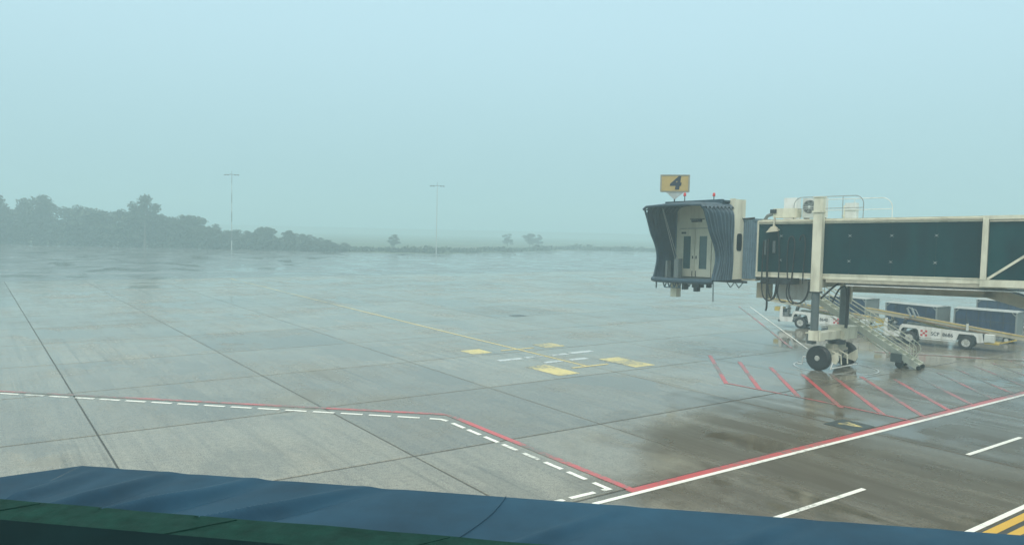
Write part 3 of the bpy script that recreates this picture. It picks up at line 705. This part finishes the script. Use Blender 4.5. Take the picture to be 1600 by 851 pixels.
# roof equipment
def rb(mb, name, m, parent=None, smooth=False): return bp_(mb, name, m, parent, smooth)
rb(MB().box(-2.55, -1.35, .25, 1.0, ZT + .16, ZT + .62, ch=.04), 'roof_cabinet', cream)
rb(MB().box(-2.65, -2.35, .15, .30, ZT + .38, ZT + .58), 'cabinet_grille', darkm)
rb(MB().tube([(-3.15, .7, ZT + .06), (-3.0, .7, ZT + .28), (-2.7, .7, ZT + .38), (-2.4, .7, ZT + .38)], .09, 8), 'roof_duct', greycur)
rb(MB().box(-2.55, -1.9, 1.6, 2.3, ZT + .10, ZT + 1.22, ch=.04).box(-2.4, -2.0, 1.55, 1.62, ZT + .5, ZT + .9), 'roof_housing', white)
def ac(s0, a0, w=1.12, h=.98):
    a_ = rb(MB().box(s0, s0 + w, a0, a0 + .45, ZT + .14, ZT + .14 + h, ch=.03), 'air_conditioner', offwhite)
    c = Vector((s0 + .36, a0 - .012, ZT + .14 + h * .56))
    rb(MB().lathe(c, (0, 1, 0), [(-.012, 0), (-.012, .31), (.011, .33)], 28), 'fan_opening', darkm, a_)
    m_ = MB()
    for k in range(7): t = 2 * PI * k / 7; m_.bar(c + Vector((0, -.02, 0)), c + Vector((.30 * math.cos(t), -.02, .30 * math.sin(t))), .015, .09)
    rb(m_, 'fan_blade', greycur, a_)
    m_ = MB().lathe(c + Vector((0, -.035, 0)), (0, 1, 0), [(-.01, 0), (-.01, .07), (.01, .07)], 14)
    for rr_ in (.14, .21, .28, .335): m_.tube([c + Vector((rr_ * math.cos(2 * PI * k / 24), -.035, rr_ * math.sin(2 * PI * k / 24))) for k in range(25)], .006, 4)
    m_.box(c.x - .33, c.x + .33, c.y - .045, c.y - .03, c.z - .012, c.z + .012)
    rb(m_, 'fan_guard', offwhite, a_)
    rb(MB().box(s0 + .1, s0 + .2, a0 - .02, a0 + .5, ZT, ZT + .14).box(s0 + w - .2, s0 + w - .1, a0 - .02, a0 + .5, ZT, ZT + .14), 'mounting_foot', darkm, a_)
    rb(MB().box(s0 + .80, s0 + .95, a0 - .015, a0 - .001, ZT + .8, ZT + .86), 'badge', darkm, a_)
ac(-1.25, .75); 
rb(MB().box(.62, 1.15, 1.3, 1.75, ZT + .10, ZT + .85, ch=.03).box(.58, 1.2, 1.25, 1.8, ZT + .50, ZT + .53), 'roof_box', offwhite)
def rail(s0, s1, a, h, r_, m=steel):
    P = [(s0, a, ZT), (s0, a, ZT + h - r_)]
    P += [(s0 + r_ - r_ * math.cos(t), a, ZT + h - r_ + r_ * math.sin(t)) for t in [PI / 2 * k / 6 for k in range(1, 7)]]
    P += [(s1 - r_ + r_ * math.sin(t), a, ZT + h - r_ + r_ * math.cos(t)) for t in [PI / 2 * k / 6 for k in range(0, 7)]] + [(s1, a, ZT)]
    m_ = MB().tube(P, .022, 6); m_.tube([(s0, a, ZT + h * .5), (s1, a, ZT + h * .5)], .018, 6)
    k = s0 + 1.0
    while k < s1 - .4: m_.tube([(k, a, ZT), (k, a, ZT + h)], .018, 6); k += 1.35
    return m_
r1 = rail(-1.55, 1.75, .45, 1.15, .4); r2 = rail(-1.55, 2.55, 2.2, 1.10, .5)
rb(r1, 'roof_railing', steel, None, True); rb(r2, 'roof_railing', offwhite, None, True)

# service stair on the far side
st_a0, st_a1 = 4.15, 4.95
sx0, sz0, sx1, sz1 = -3.4, 4.18, 3.55, .14
def sp(s_): return sz0 + (sz1 - sz0) * (s_ - sx0) / (sx1 - sx0)
stair = MB().bar((sx0, st_a0, sz0), (sx1, st_a0, sz1), .07, .30).build('stair_stringer', stairm, bridge)
MB().bar((sx0, st_a1, sz0), (sx1, st_a1, sz1), .07, .30).build('stair_stringer', stairm, bridge)
tread = MB().box(-.15, .15, st_a0 + .04, st_a1 - .04, -.02, .02).mesh('tread', stairm)
for k in range(20):
    s_ = sx0 + .2 + (sx1 - sx0 - .3) * k / 19
    o = bpy.data.objects.new('tread', tread); COL.objects.link(o); o.parent = bridge; o.location = (s_, 0, sp(s_) + .02)
for a in (st_a0, st_a1):
    m_ = MB(); 
    for h in (.52, 1.0): m_.tube([(sx0, a, sp(sx0) + h), (sx1 - .35, a, sp(sx1 - .35) + h)], .032, 6)
    s_ = sx1 - .35
    P = [(s_, a, sp(s_) + 1.0), (s_ + .22, a, sp(s_) + .82), (s_ + .28, a, sp(s_) + .55), (s_ + .12, a, sp(s_) + .34), (s_, a, sp(s_) + .1)]
    m_.tube(P, .024, 6)
    for k in range(4):
        q = sx0 + .1 + (sx1 - sx0 - .5) * k / 3; m_.tube([(q, a, sp(q)), (q, a, sp(q) + 1.0)], .02, 6)
    m_.build('stair_handrail', stairm, bridge, True)
MB().box(-4.9, -3.3, 2.7, 4.98, 4.10, 4.20).build('stair_landing', stairm, bridge)
m_ = MB()
for (x, y) in ((-4.9, 2.75), (-4.9, 4.95), (-4.0, 4.95), (-3.4, 4.95)): m_.tube([(x, y, 4.2), (x, y, 5.25)], .024, 6)
m_.tube([(-4.9, 2.75, 5.25), (-4.9, 4.95, 5.25), (-3.4, 4.95, 5.25)], .024, 6).tube([(-4.9, 2.75, 4.75), (-4.9, 4.95, 4.75), (-3.4, 4.95, 4.75)], .02, 6)
m_.build('landing_rail', stairm, bridge, True)
m_ = MB(); m_.bar((2.35, st_a0, sp(2.35)), (2.75, st_a0, .18), .05); m_.bar((2.35, st_a1, sp(2.35)), (2.75, st_a1, .18), .05); m_.bar((2.75, st_a0 - .1, .17), (2.75, st_a1 + .1, .17), .06)
m_.bar((1.0, st_a0 + .1, sp(1.0) - .3), (2.7, st_a0 + .1, .28), .05); m_.bar((-.8, st_a0 + .1, sp(-.8) - .4), (1.1, st_a0 + .1, sp(1.1) - .35), .05)
m_.build('stair_support', stairm, bridge)
for a in (st_a0 - .12, st_a1 + .12):
    MB().lathe((2.75, a, .20), (0, 1, 0), [(-.07, .08), (-.08, .17), (-.05, .20), (.05, .20), (.08, .17), (.07, .08)], 20).build('castor_wheel', tyre, bridge, True)
for a in (st_a0, st_a1):
    MB().lathe((sx1 + .05, a, .10), (0, 1, 0), [(-.05, .03), (-.05, .10), (.05, .10), (.05, .03)], 16).build('castor_wheel', tyre, bridge, True)
MB().box(2.35, 2.85, st_a0 - .30, st_a0 - .06, .30, .72, ch=.03).build('stair_motor', hyd, bridge)

# ------------------------------------------------------------------ belt loaders
def wheel(parent, x, y, r=.41, w=.26, side=1):
    w_ = MB().lathe((x, y, r), (0, 1, 0), [(-w / 2, r * .55), (-w / 2 - .01, r * .8), (-w / 2 + .03, r * .97), (-w / 4, r), (w / 4, r), (w / 2 - .03, r * .97), (w / 2 + .01, r * .8), (w / 2, r * .55)], 28, cap=False).build('wheel', tyre, parent, True)
    MB().lathe((x, y, r), (0, 1, 0), [(-w / 2 + .05, 0), (-w / 2 + .04, r * .30), (-w / 2, r * .56), (w / 2, r * .56), (w / 2 - .04, r * .30), (w / 2 - .05, 0)], 24).build('rim', rimm, w_, True)
    m_ = MB()
    for k in range(6):
        t = 2 * PI * k / 6; m_.lathe((x + r * .42 * math.cos(t), y + side * (w / 2 - .015), r + r * .42 * math.sin(t)), (0, side, 0), [(0, .035), (.012, .035)], 8)
    m_.lathe((x, y + side * (w / 2 - .05), r), (0, side, 0), [(0, .10), (.06, .09)], 12)
    m_.build('wheel_hub', hubm, w_)
    return w_
def belt_loader(loc, rz, label, logo_first):
    t = empty('belt_loader', loc, rz, label, 'belt loader', 'belt loaders parked behind the jet bridge')
    WB = 1.53; yh = .82
    # near-side chassis shell with wheel arches (profile in x,z)
    prof = [(2.08, .42), (2.95, .42), (3.0, .62), (2.95, 1.50), (2.80, 1.55), (2.78, .75), (2.16, .75), (2.06, 1.12), (1.95, 1.22), (1.30, 1.20), (-2.35, 1.02), (-2.45, .52), (-2.1, .48), (-2.05, .80), (-1.92, .92), (-1.15, .92), (-1.02, .50), (.95, .50), (1.05, .92), (1.15, 1.02), (1.90, 1.02), (2.0, .88)]
    m_ = MB(); m_.xprism(prof, yh - .06, yh); m_.xprism(prof, -yh, -yh + .06); m_.build('side_panel', white, t)
    MB().box(-2.40, 1.1, -yh + .07, yh - .07, .55, .98).box(1.1, 2.9, -yh + .07, yh - .07, .42, .55).build('chassis', darkm, t)
    MB().box(-2.35, 1.95, -yh + .07, yh - .07, .98, 1.01).build('deck', greycur, t)
    MB().box(-1.0, .95, yh - .02, yh + .05, .40, .46).build('side_step', offwhite, t)
    MB().box(2.94, 3.02, -yh + .05, yh - .05, .45, 1.25).build('front_panel', white, t)
    MB().box(2.98, 3.10, -yh, yh, .38, .52).build('bumper', darkm, t)
    st = MB().box(1.95, 2.40, .15, .65, .80, .95, ch=.04).build('seat', darkm, t)
    MB().xprism([(1.92, .95), (2.02, .95), (1.90, 1.50), (1.80, 1.48)], .17, .63).build('backrest', darkm, st)
    sw = MB().tube([(2.75, .4, 1.1), (2.50, .4, 1.42)], .03, 6).build('steering_column', darkm, t)
    c = Vector((2.50, .4, 1.42)); ax = Vector((-.6, 0, .8)); u_ = Vector((.8, 0, .6)); w2 = Vector((0, 1, 0))
    MB().tube([c + .19 * (math.cos(2 * PI * k / 20) * u_ + math.sin(2 * PI * k / 20) * w2) for k in range(21)], .016, 6).build('steering_wheel', black, sw, True)
    MB().box(2.72, 2.86, .08, .70, 1.05, 1.30, ch=.02).build('dashboard', darkm, t)
    # conveyor boom
    x0, z0, x1, z1 = 4.3, 1.86, -4.35, .88; yc0, yc1 = -.62, .08
    cz = lambda x: z0 + (z1 - z0) * (x - x0) / (x1 - x0)
    boom = MB().bar((x0, yc1, cz(x0)), (x1, yc1, cz(x1)), .05, .22).bar((x0, yc0, cz(x0)), (x1, yc0, cz(x1)), .05, .22).build('conveyor_rail', cream2, t)
    MB().bar((x0, yc1 + .03, cz(x0) + .13), (x1, yc1 + .03, cz(x1) + .13), .06, .05).build('rail_cap', yel, boom)
    MB().bar((2.0, yc1 + .03, cz(2) - .07), (-2.6, yc1 + .03, cz(-2.6) - .07), .012, .06).build('rail_stripe', brown, boom)
    MB().bar((x0 - .1, (yc0 + yc1) / 2, cz(x0 - .1) + .08), (x1 + .1, (yc0 + yc1) / 2, cz(x1 + .1) + .08), .64, .03).build('belt', brown, boom)
    for x in (x0, x1):
        MB().tube([(x, yc0, cz(x) + .02), (x, yc1, cz(x) + .02)], .09, 12).build('roller', steel, boom, True)
    m_ = MB()
    for k in range(9): x = -3.9 + k * .95; m_.bar((x, yc0, cz(x) - .10), (x, yc1, cz(x) - .10), .06)
    m_.build('cross_member', yel, boom)
    MB().bar((-.6, -.3, .95), (1.6, -.3, cz(1.6) - .1), .10).bar((-2.2, -.3, .9), (-2.6, -.3, cz(-2.6) - .1), .10).build('lift_arm', yel, t)
    # raised end guard / folded handrail
    hr = MB()
    for dx in (0, .26): hr.tube([(1.35 + dx, yc1 + .08, cz(1.4) + .1), (1.60 + dx, yc1 + .08, cz(1.4) + .66)], .06, 8)
    hr.tube([(1.15, yc1 + .08, cz(1.4) + .15), (1.35, yc1 + .08, cz(1.4) + .55), (1.8, yc1 + .08, cz(1.4) + .7)], .025, 6)
    hr.build('folded_handrail', steel, t, True)
    MB().box(-1.55, -1.42, yc1 + .06, yc1 + .19, cz(-1.5) - .12, cz(-1.5) + .30, ch=.02).build('control_box', offwhite, t)
    MB().lathe((-1.48, yc1 + .12, cz(-1.5) + .30), (0, 0, 1), [(0, .06), (.12, .05), (.14, .0)], 10).build('warning_lamp', darkm, t)
    MB().box(-2.95, -2.45, .25, .75, .55, 1.0).box(-2.8, -2.6, .76, .80, .6, .85).build('rear_locker', offwhite, t)
    MB().box(-3.2, -2.46, -.6, .7, .45, .55).bar((-3.2, .1, .5), (-4.0, .1, .78), .08).build('rear_tow_frame', yel, t)
    MB().box(3.05, 3.7, -.55, .0, 1.05, 1.35, ch=.04).build('front_guard', yel, t)
    # text and emblem on the near side (+y)
    Tm = lambda x, z: Matrix.Translation((x, yh + .006, z)) @ Matrix.Rotation(PI, 4, 'Z') @ Matrix.Rotation(PI / 2, 4, 'X')
    lx = .72 if logo_first else -.92
    text_obj('fleet_number', 'SCF  8686' if logo_first else 'SCF  8640', .30, ink, t, Tm(-.26 if logo_first else .22, .77), offset=.004, sx=.95)
    for i, (dx, dz) in enumerate([(-1, 1), (1, 1), (0, 0), (-1, -1), (1, -1)]):
        m_ = MB(); s_ = .062
        m_.box(lx + dx * .125 - s_, lx + dx * .125 + s_, yh + .001, yh + .008, .77 + dz * .125 - s_, .77 + dz * .125 + s_)
        m_.build('emblem_square', redm, t)
    for x in (WB, -WB):
        wheel(t, x, yh - .14, side=1); wheel(t, x, -yh + .14, side=-1)
    return t
belt_loader((26.38, 46.70, 0), math.atan2(.635, -.77), 'white belt loader marked SCF 8686 with brown conveyor, beside the stair foot', True)
belt_loader((22.13, 53.38, 0), math.atan2(.635, -.77), 'white belt loader marked SCF 8640 half hidden behind the bridge lift column', False)

# ------------------------------------------------------------------ baggage carts
cartroof = mat('dull_cart_roof', (0.30, 0.33, 0.32), 0.5, var=0.15, scale=2, dirt_or_sheen=(0.16, 0.17, 0.16))
def bag_cart():
    t = empty('baggage_cart')
    L2, W2 = 1.75, .85; zf, zt = .50, 2.05
    MB().box(-L2, L2, -W2, W2, zf - .10, zf).box(-L2 - .05, L2 + .05, -.1, .1, zf - .2, zf - .1).build('cart_bed', steel, t)
    MB().add([(-L2 - .06, -W2 - .06, zt - .04), (L2 + .06, -W2 - .06, zt - .04), (L2 + .06, W2 + .06, zt - .04), (-L2 - .06, W2 + .06, zt - .04), (-L2, 0, zt + .05), (L2, 0, zt + .05)],
             [(3, 2, 1, 0), (0, 1, 5, 4), (2, 3, 4, 5), (1, 2, 5), (3, 0, 4)]).build('cart_roof', cartroof, t)
    for x in (-L2, L2):
        for y in (-W2, W2):
            MB().box(x - .04, x + .04, y - .04, y + .04, zf, zt - .04).bar((x, y, zt - .3), (x - math.copysign(.25, x), y, zt - .08), .05).build('corner_post', steel, t)
    for sg_ in (-1, 1):
        def cur(u, v, sg_=sg_):
            x = -L2 + .05 + (2 * L2 - .1) * u
            return Vector((x, sg_ * (W2 - .03 + .03 * math.sin(u * 46) * (1 - v * .6)), zf + .02 + (zt - .08 - zf) * v))
        c_ = MB().grid(cur, 60, 3).build('side_curtain', navy, t, True)
        m_ = MB()
        for k in range(1, 5): x = -L2 + 2 * L2 * k / 5; m_.box(x - .015, x + .015, sg_ * (W2 + .01) - .006, sg_ * (W2 + .01) + .006, zf, zt - .06)
        m_.box(-L2, L2, sg_ * (W2 + .012) - .006, sg_ * (W2 + .012) + .006, 1.30, 1.33)
        m_.build('curtain_strap', darkm, c_)
    for x in (-L2 + .02, L2 - .02):
        MB().box(x - .015, x + .015, -W2 + .04, W2 - .04, zf, zt - .06).build('end_panel', greycur, t)
    for x in (-1.25, 1.25):
        for y in (-.70, .70):
            w_ = MB().lathe((x, y, .22), (0, 1, 0), [(-.07, .10), (-.08, .19), (-.05, .22), (.05, .22), (.08, .19), (.07, .10)], 20, cap=False).build('wheel', tyre, t, True)
            MB().lathe((x, y, .22), (0, 1, 0), [(-.075, 0), (-.075, .12), (.075, .12), (.075, 0)], 16).build('rim', rimm, w_)
    MB().bar((L2, 0, .38), (L2 + 1.0, 0, .25), .07).build('drawbar', yel, t)
    MB().bar((1.25, -.6, .3), (1.25, .6, .3), .07).bar((-1.25, -.6, .3), (-1.25, .6, .3), .07).build('axle', darkm, t)
    return t
c0 = bag_cart()
GC = 'covered baggage carts behind the belt loaders'
cart_spots = [
    ((28.05, 52.55), math.atan2(.83, -.55), 'covered baggage cart with navy curtains, second from left, showing its grey end panel'),
    ((31.15, 49.65), math.atan2(-.71, .70), 'covered baggage cart with navy curtains at the right, nearest to the camera'),
    ((37.4, 57.5), math.atan2(-.71, .70), 'covered baggage cart mostly hidden behind the rightmost navy cart and the beam'),
    ((25.75, 57.8), math.atan2(.83, -.55), 'leftmost covered baggage cart, seen between the lift column and stair rails'),
]
for i, ((x, y), rz, lb) in enumerate(cart_spots):
    o = c0 if i == 0 else copy_tree(c0)
    o.location = (x, y, 0); o.rotation_euler = (0, 0, rz); tag(o, lb, 'baggage cart', GC)

# traffic cone
tc_ = empty('traffic_cone', (33.4, 58.2, 0), .3, 'red and white traffic cone standing between two baggage carts', 'traffic cone')
MB().box(-.22, .22, -.22, .22, 0, .04).lathe((0, 0, .04), (0, 0, 1), [(0, .19), (.40, .12)], 16).build('cone_body', redp, tc_, True)
MB().lathe((0, 0, .44), (0, 0, 1), [(0, .12), (.20, .085)], 16).build('white_band', white, tc_, True)
MB().lathe((0, 0, .64), (0, 0, 1), [(0, .085), (.30, .03)], 16).build('cone_tip', redp, tc_, True)

# ------------------------------------------------------------------ light masts
def light_mast(loc, h, label):
    t = empty('light_mast', loc, 0, label, 'light mast', 'light masts along the far apron edge')
    for k in range(8):
        z0, z1 = h * k / 8, h * (k + 1) / 8
        r0, r1_ = .14 - .08 * k / 8, .14 - .08 * (k + 1) / 8
        MB().lathe((0, 0, z0), (0, 0, 1), [(0, r0), (z1 - z0, r1_)], 12).build('mast_section', redband if k % 2 and h > 18 else mastm, t, True)
    MB().bar((-1.7, 0, h), (1.7, 0, h), .09, .09).bar((0, -1.2, h + .02), (0, 1.2, h + .02), .14, .1).bar((0, 0, h), (0, 0, h + .9), .06).build('crossarm', darkm, t)
    for x in (-1.6, -.9, .9, 1.6):
        MB().box(x - .22, x + .22, -.35, .1, h - .22, h - .06).build('floodlight', darkm, t)
    return t
redband = mat('dull_mast_band', (0.12, 0.12, 0.12), 0.5); mastm = mat('weathered_mast_paint', (0.46, 0.50, 0.48), 0.5)
light_mast((-69.9, 190, 0), 18.6, 'nearer looking tall light mast in front of the wooded left side')
light_mast((-19.0, 190.3, 0), 17.0, 'fainter tall light mast near the centre against low far scrub')

# ------------------------------------------------------------------ trees
leafm = [mat('foliage_a', (0.024, 0.042, 0.022), 0.7, var=0.45, scale=0.7), mat('foliage_b', (0.034, 0.055, 0.026), 0.7, var=0.45, scale=0.6)]
barkm = mat('bark', (0.09, 0.075, 0.055), 0.85, var=0.3, scale=3)
def leaf_cluster(mb, c, rad, n, rng, size):
    for _ in range(n):
        while True:
            d = Vector((rng.uniform(-1, 1), rng.uniform(-1, 1), rng.uniform(-1, 1)))
            if .05 < d.length < 1: break
        p = Vector(c) + Vector((d.x * rad[0], d.y * rad[1], d.z * rad[2])) * (.55 + .45 * d.length)
        a = Vector((rng.gauss(0, 1), rng.gauss(0, 1), rng.gauss(0, 1))).normalized(); b_ = a.orthogonal().normalized()
        s_ = size * rng.uniform(.5, 1.3); c2 = a.cross(b_)
        mb.add([p - b_ * s_, p + c2 * s_ * .5, p + b_ * s_, p - c2 * s_ * .5], [(0, 1, 2, 3)])
def make_tree(seed, h, spread, kind):
    rng = random.Random(seed); t = empty('tree')
    tm = MB()
    cb0 = h * (.55 if kind == 'umbrella' else .22)
    top = Vector((rng.uniform(-.4, .4), 0, h * .8))
    tm.tube([(0, 0, -.3), (.1, 0, h * .3), tuple(top)], [h * .022 + .06, h * .016 + .04, .06], 7)
    cm = MB(); limbs = 9 if kind != 'umbrella' else 7
    for k in range(limbs):
        z = cb0 * .75 + (h - cb0) * rng.uniform(.0, .6); an = 2 * PI * k / limbs + rng.uniform(-.4, .4)
        L = spread * rng.uniform(.5, .95) * (1 if kind == 'umbrella' else 1 - .35 * (z / h))
        e_ = Vector((math.cos(an) * L, math.sin(an) * L, min(h * .93, z + L * rng.uniform(.35, .8))))
        tm.tube([(0, 0, z), tuple(e_ * .5 + Vector((0, 0, z * .5))), tuple(e_)], [.11, .07, .03], 5)
        leaf_cluster(cm, e_, (spread * rng.uniform(.30, .48), spread * rng.uniform(.3, .48), h * rng.uniform(.07, .12)), 110, rng, .32)
    for k in range(6 if kind == 'umbrella' else 12):
        an = rng.uniform(0, 2 * PI); L = spread * rng.uniform(0, .75)
        z = h * rng.uniform(.74, .92) if kind == 'umbrella' else h * rng.uniform(.18, .93)
        L *= 1 if kind == 'umbrella' else (1.15 - .5 * z / h)
        leaf_cluster(cm, (math.cos(an) * L, math.sin(an) * L, z), (spread * .42, spread * .42, h * .10), 110, rng, .32)
    tm.build('trunk', barkm, t, True); cm.build('crown', leafm[seed % 2], t)
    return t
protos = [make_tree(1, 10, 3.6, 'b'), make_tree(2, 9, 3.2, 'b'), make_tree(3, 8, 3.8, 'b'), make_tree(4, 10.5, 3.0, 'b')]
umb = make_tree(11, 14.0, 3.0, 'umbrella')
umb.location = (-92.0, 191, 0); tag(umb, 'tall tree whose rounded crown rises above the left wood', 'tree')
def prof_h(x):
    # tree-top height along the left wood
    P = [(-150, 14.5), (-127, 14.2), (-121, 12.6), (-114, 12.0), (-104, 10.8), (-98, 11.4), (-90, 11.2), (-84, 10.2), (-80, 6.6), (-75, 5.2), (-70, 6.0), (-65, 6.8), (-60, 5.3), (-55, 4.6), (-50, 3.4), (-45, 2.6)]
    for (a, b_), (c, d) in zip(P[:-1], P[1:]):
        if a <= x <= c: return b_ + (d - b_) * (x - a) / (c - a)
    return P[0][1] if x < P[0][0] else P[-1][1]
rng = random.Random(5); used = [False] * 4; x = -168.0; cnt = 0
while x < -44:
    hh = prof_h(x) * rng.uniform(.72, .98); i = rng.randrange(4); base = (10, 9, 8, 10.5)[i]
    o = copy_tree(protos[i]) if used[i] else protos[i]; used[i] = True
    s_ = hh / base; wsc = max(s_, .62) * rng.uniform(.95, 1.2)
    o.location = (x, 193 + rng.uniform(0, 14), 0); o.scale = (wsc, wsc, s_); o.rotation_euler = (0, 0, rng.uniform(0, 6.28))
    tag(o, 'leafy dark tree in the misty wood along the left apron edge', 'tree', 'trees of the misty left wood')
    x += rng.uniform(1.3, 2.2) * max(.7, s_); cnt += 1
# big tree cut by the left border of the view
bt = copy_tree(protos[0]); bt.location = (-131.5, 190, 0); bt.scale = (1.55, 1.55, 1.52); bt.rotation_euler = (0, 0, 2)
tag(bt, 'tallest dark tree cut by the left edge of the picture', 'tree')
# understorey and far scrub belts: uncountable masses
def scrub(name, spots, size, m, label_kind='stuff'):
    r_ = random.Random(9); mb = MB()
    for (x, y, w_, h_) in spots: leaf_cluster(mb, (x, y, h_ * .45), (w_, w_ * .6, h_ * .55), int(50 + h_ * 22), r_, size)
    return tag(mb.build(name, m), kind='stuff')
r_ = random.Random(3)
scrub('undergrowth', [(-170 + i * 1.0, 192 + r_.uniform(0, 5), 1.6, prof_h(-170 + i * 1.0) * .66 * r_.uniform(.55, 1.05)) for i in range(128)], .6, leafm[0])
scrub('far_scrub', [(-48 + i * 2.1, (196 + max(0, min(70, (-48 + i * 2.1 + 19) * 1.75))) + r_.uniform(2, 14), 3.0, (1.0 + 1.5 * abs(noise.noise(Vector((i * .13, 3, 0))))) * r_.uniform(.5, 1.35)) for i in range(130)], .6, leafm[1])
far_t = [(-36, 232, 4.4), (-2, 300, 5.0), (7, 310, 5.6), (11, 320, 4.8)]
for i, (x, y, h) in enumerate(far_t):
    k = i % 4; o = copy_tree(protos[k]); o.location = (x, y, 0); s_ = h / (10, 9, 8, 10.5)[k]; o.scale = (s_ * 1.25, s_ * 1.25, s_); o.rotation_euler = (0, 0, i * 1.3)
    tag(o, 'faint tree fading into the mist beyond the far scrub', 'tree', 'faint trees beyond the far scrub')

# ------------------------------------------------------------------ terminal ledge below the window
EZ = 5.20
tarpm = mat('blue_sheet_metal', (0.013, 0.050, 0.088), 0.55, var=0.35, scale=1.3, bump=0.06, spec=0.12)
greenm = mat('green_roof_felt', (0.005, 0.032, 0.026), 0.85, var=0.35, scale=9, bump=0.5, dirt_or_sheen=(0.010, 0.042, 0.036), dscale=3, spec=0.1)
sillm = mat('dark_window_sill', (0.003, 0.014, 0.016), 0.9, var=0.2, spec=0.03)
edge_dir = Vector((2.30 + 2.26, 3.32 - 3.99, 0)).normalized(); edge_n = Vector((-edge_dir.y, edge_dir.x, 0))   # edge_n points outwards
C_ = Vector((-2.26, 3.99, 0))
ledge = empty('terminal_ledge', (0, 0, 0), 0, 'blue sheeted roof ledge with green felt strip below the terminal window', 'roof ledge')
def crease(u, w):
    """height of the sheet: slanting folds; u along the edge, w inwards"""
    h = 0.0
    for c0_, k_, amp in ((.20, .30, .012), (.56, .38, .022), (1.03, .72, .030), (1.63, .96, .028), (2.9, .8, .012), (3.7, .9, .014), (4.3, .7, .012), (5.2, .8, .012), (6.2, .9, .01)):
        d = u + k_ * w + .10 * w * w - c0_
        g = min(1, .10 + 2.2 * w)
        h += 1.5 * amp * g * (math.exp(-((d + .05) / .05) ** 2) - .9 * math.exp(-((d - .04) / .07) ** 2))
    h += .012 * noise.noise(Vector((u * 1.4, w * 3, 0))) * min(1, w * 5)
    return h
def sheet(u, w, z=None):
    p = C_ + edge_dir * u - edge_n * w
    return Vector((p.x, p.y, EZ - .03 * w + crease(u, w)))
m_ = MB().grid(lambda a, b_: sheet(a * 9.0, b_ * .57), 700, 34)
bl = m_.build('blue_sheet', tarpm, ledge, True)
# return of the sheet left of the corner
L_ = Vector((-2.55, 3.77, 0)) - C_; Ld = L_.normalized()
def left_(a, b_):
    p = C_ + Ld * (a * 3.0); q = C_ - edge_n * .57 + Vector((-1, -.02, 0)) * (a * 3.0) * .9
    r__ = p.lerp(q, b_); return Vector((r__.x, r__.y, EZ - .03 * b_ * .57  - .0 + .012 * noise.noise(Vector((a * 4, b_ * 2, 5)))))
MB().grid(left_, 90, 12).build('blue_sheet', tarpm, ledge, True)
MB().grid(lambda a, b_: Vector((*(C_ + edge_dir * a * 9.0 + edge_n * .002).xy, EZ + (crease(a * 9, 0) - .002) * (1 - b_) - .35 * b_)), 200, 1).build('fascia', tarpm, ledge)
# green felt strip
w0, w1 = .555, .90
def gr(a, b_):
    p = C_ + edge_dir * (-3.0 + a * 12) - edge_n * (w0 + (w1 - w0) * b_ + .04 * a * 0)
    return Vector((p.x, p.y, EZ + .015 - .02 * b_ + .006 * noise.noise(Vector((a * 30, b_ * 4, 1)))))
MB().grid(gr, 160, 10).build('green_felt', greenm, ledge)
for k in range(9):
    u = 1.06 + .95 * k - .95
    p = C_ + edge_dir * (u + .12) - edge_n * (w0 + .01); q = C_ + edge_dir * (u - .22) - edge_n * (w1 - .05)
    MB().bar((p.x, p.y, EZ + .012), (q.x, q.y, EZ + .0), .008, .012).build('felt_seam', greenm, ledge)
for (u, k_) in ((2.28, .10),):
    P = [C_ + edge_dir * (u - k_ * t * t * .6 - .04 * t - .05 * t * t) - edge_n * (.55 * t) for t in [j / 8 for j in range(9)]]
    MB().tube([(p.x, p.y, sheet((p - C_).dot(edge_dir), -(p - C_).dot(edge_n)).z + .004) for p in P], 0.0018, 5).build('sheet_seam', tarpm, ledge)
# wall under the ledge and window sill
p0 = C_ + edge_dir * -3.2; p1 = C_ + edge_dir * 9.2
wall = MB()
def wp(u, w, z): p = C_ + edge_dir * u - edge_n * w; return (p.x, p.y, z)
wall.add([wp(-3.2, .35, -.1), wp(9, .35, -.1), wp(9, .35, EZ - .12), wp(-3.2, .35, EZ - .12)], [(0, 1, 2, 3)])
tag(wall.build('terminal_wall', cream2), kind='structure')
sill = MB()
sill.add([wp(-3.2, 0.80, 4.9), wp(9, 0.80, 4.9), wp(9, 0.80, 5.23), wp(-3.2, 0.80, 5.23), wp(-3.2, 2.2, 5.23), wp(9, 2.2, 5.23), wp(9, 2.2, 4.9), wp(-3.2, 2.2, 4.9)], [(0, 1, 2, 3), (3, 2, 5, 4), (4, 5, 6, 7)])
tag(sill.build('window_sill', sillm), kind='structure')

# ------------------------------------------------------------------ haze
hb = MB().box(-700, 700, -60, 760, -1.1, 27)
hm = bpy.data.materials.new('mist'); hm.use_nodes = True; t = hm.node_tree; t.nodes.clear()
ou = t.nodes.new('ShaderNodeOutputMaterial'); pv = t.nodes.new('ShaderNodeVolumePrincipled')
pv.inputs['Color'].default_value = (0.64, 0.86, 0.93, 1); pv.inputs['Density'].default_value = 0.0036; pv.inputs['Anisotropy'].default_value = 0.1
t.links.new(pv.outputs[0], ou.inputs['Volume'])
hz = hb.build('haze', hm); tag(hz, kind='stuff')
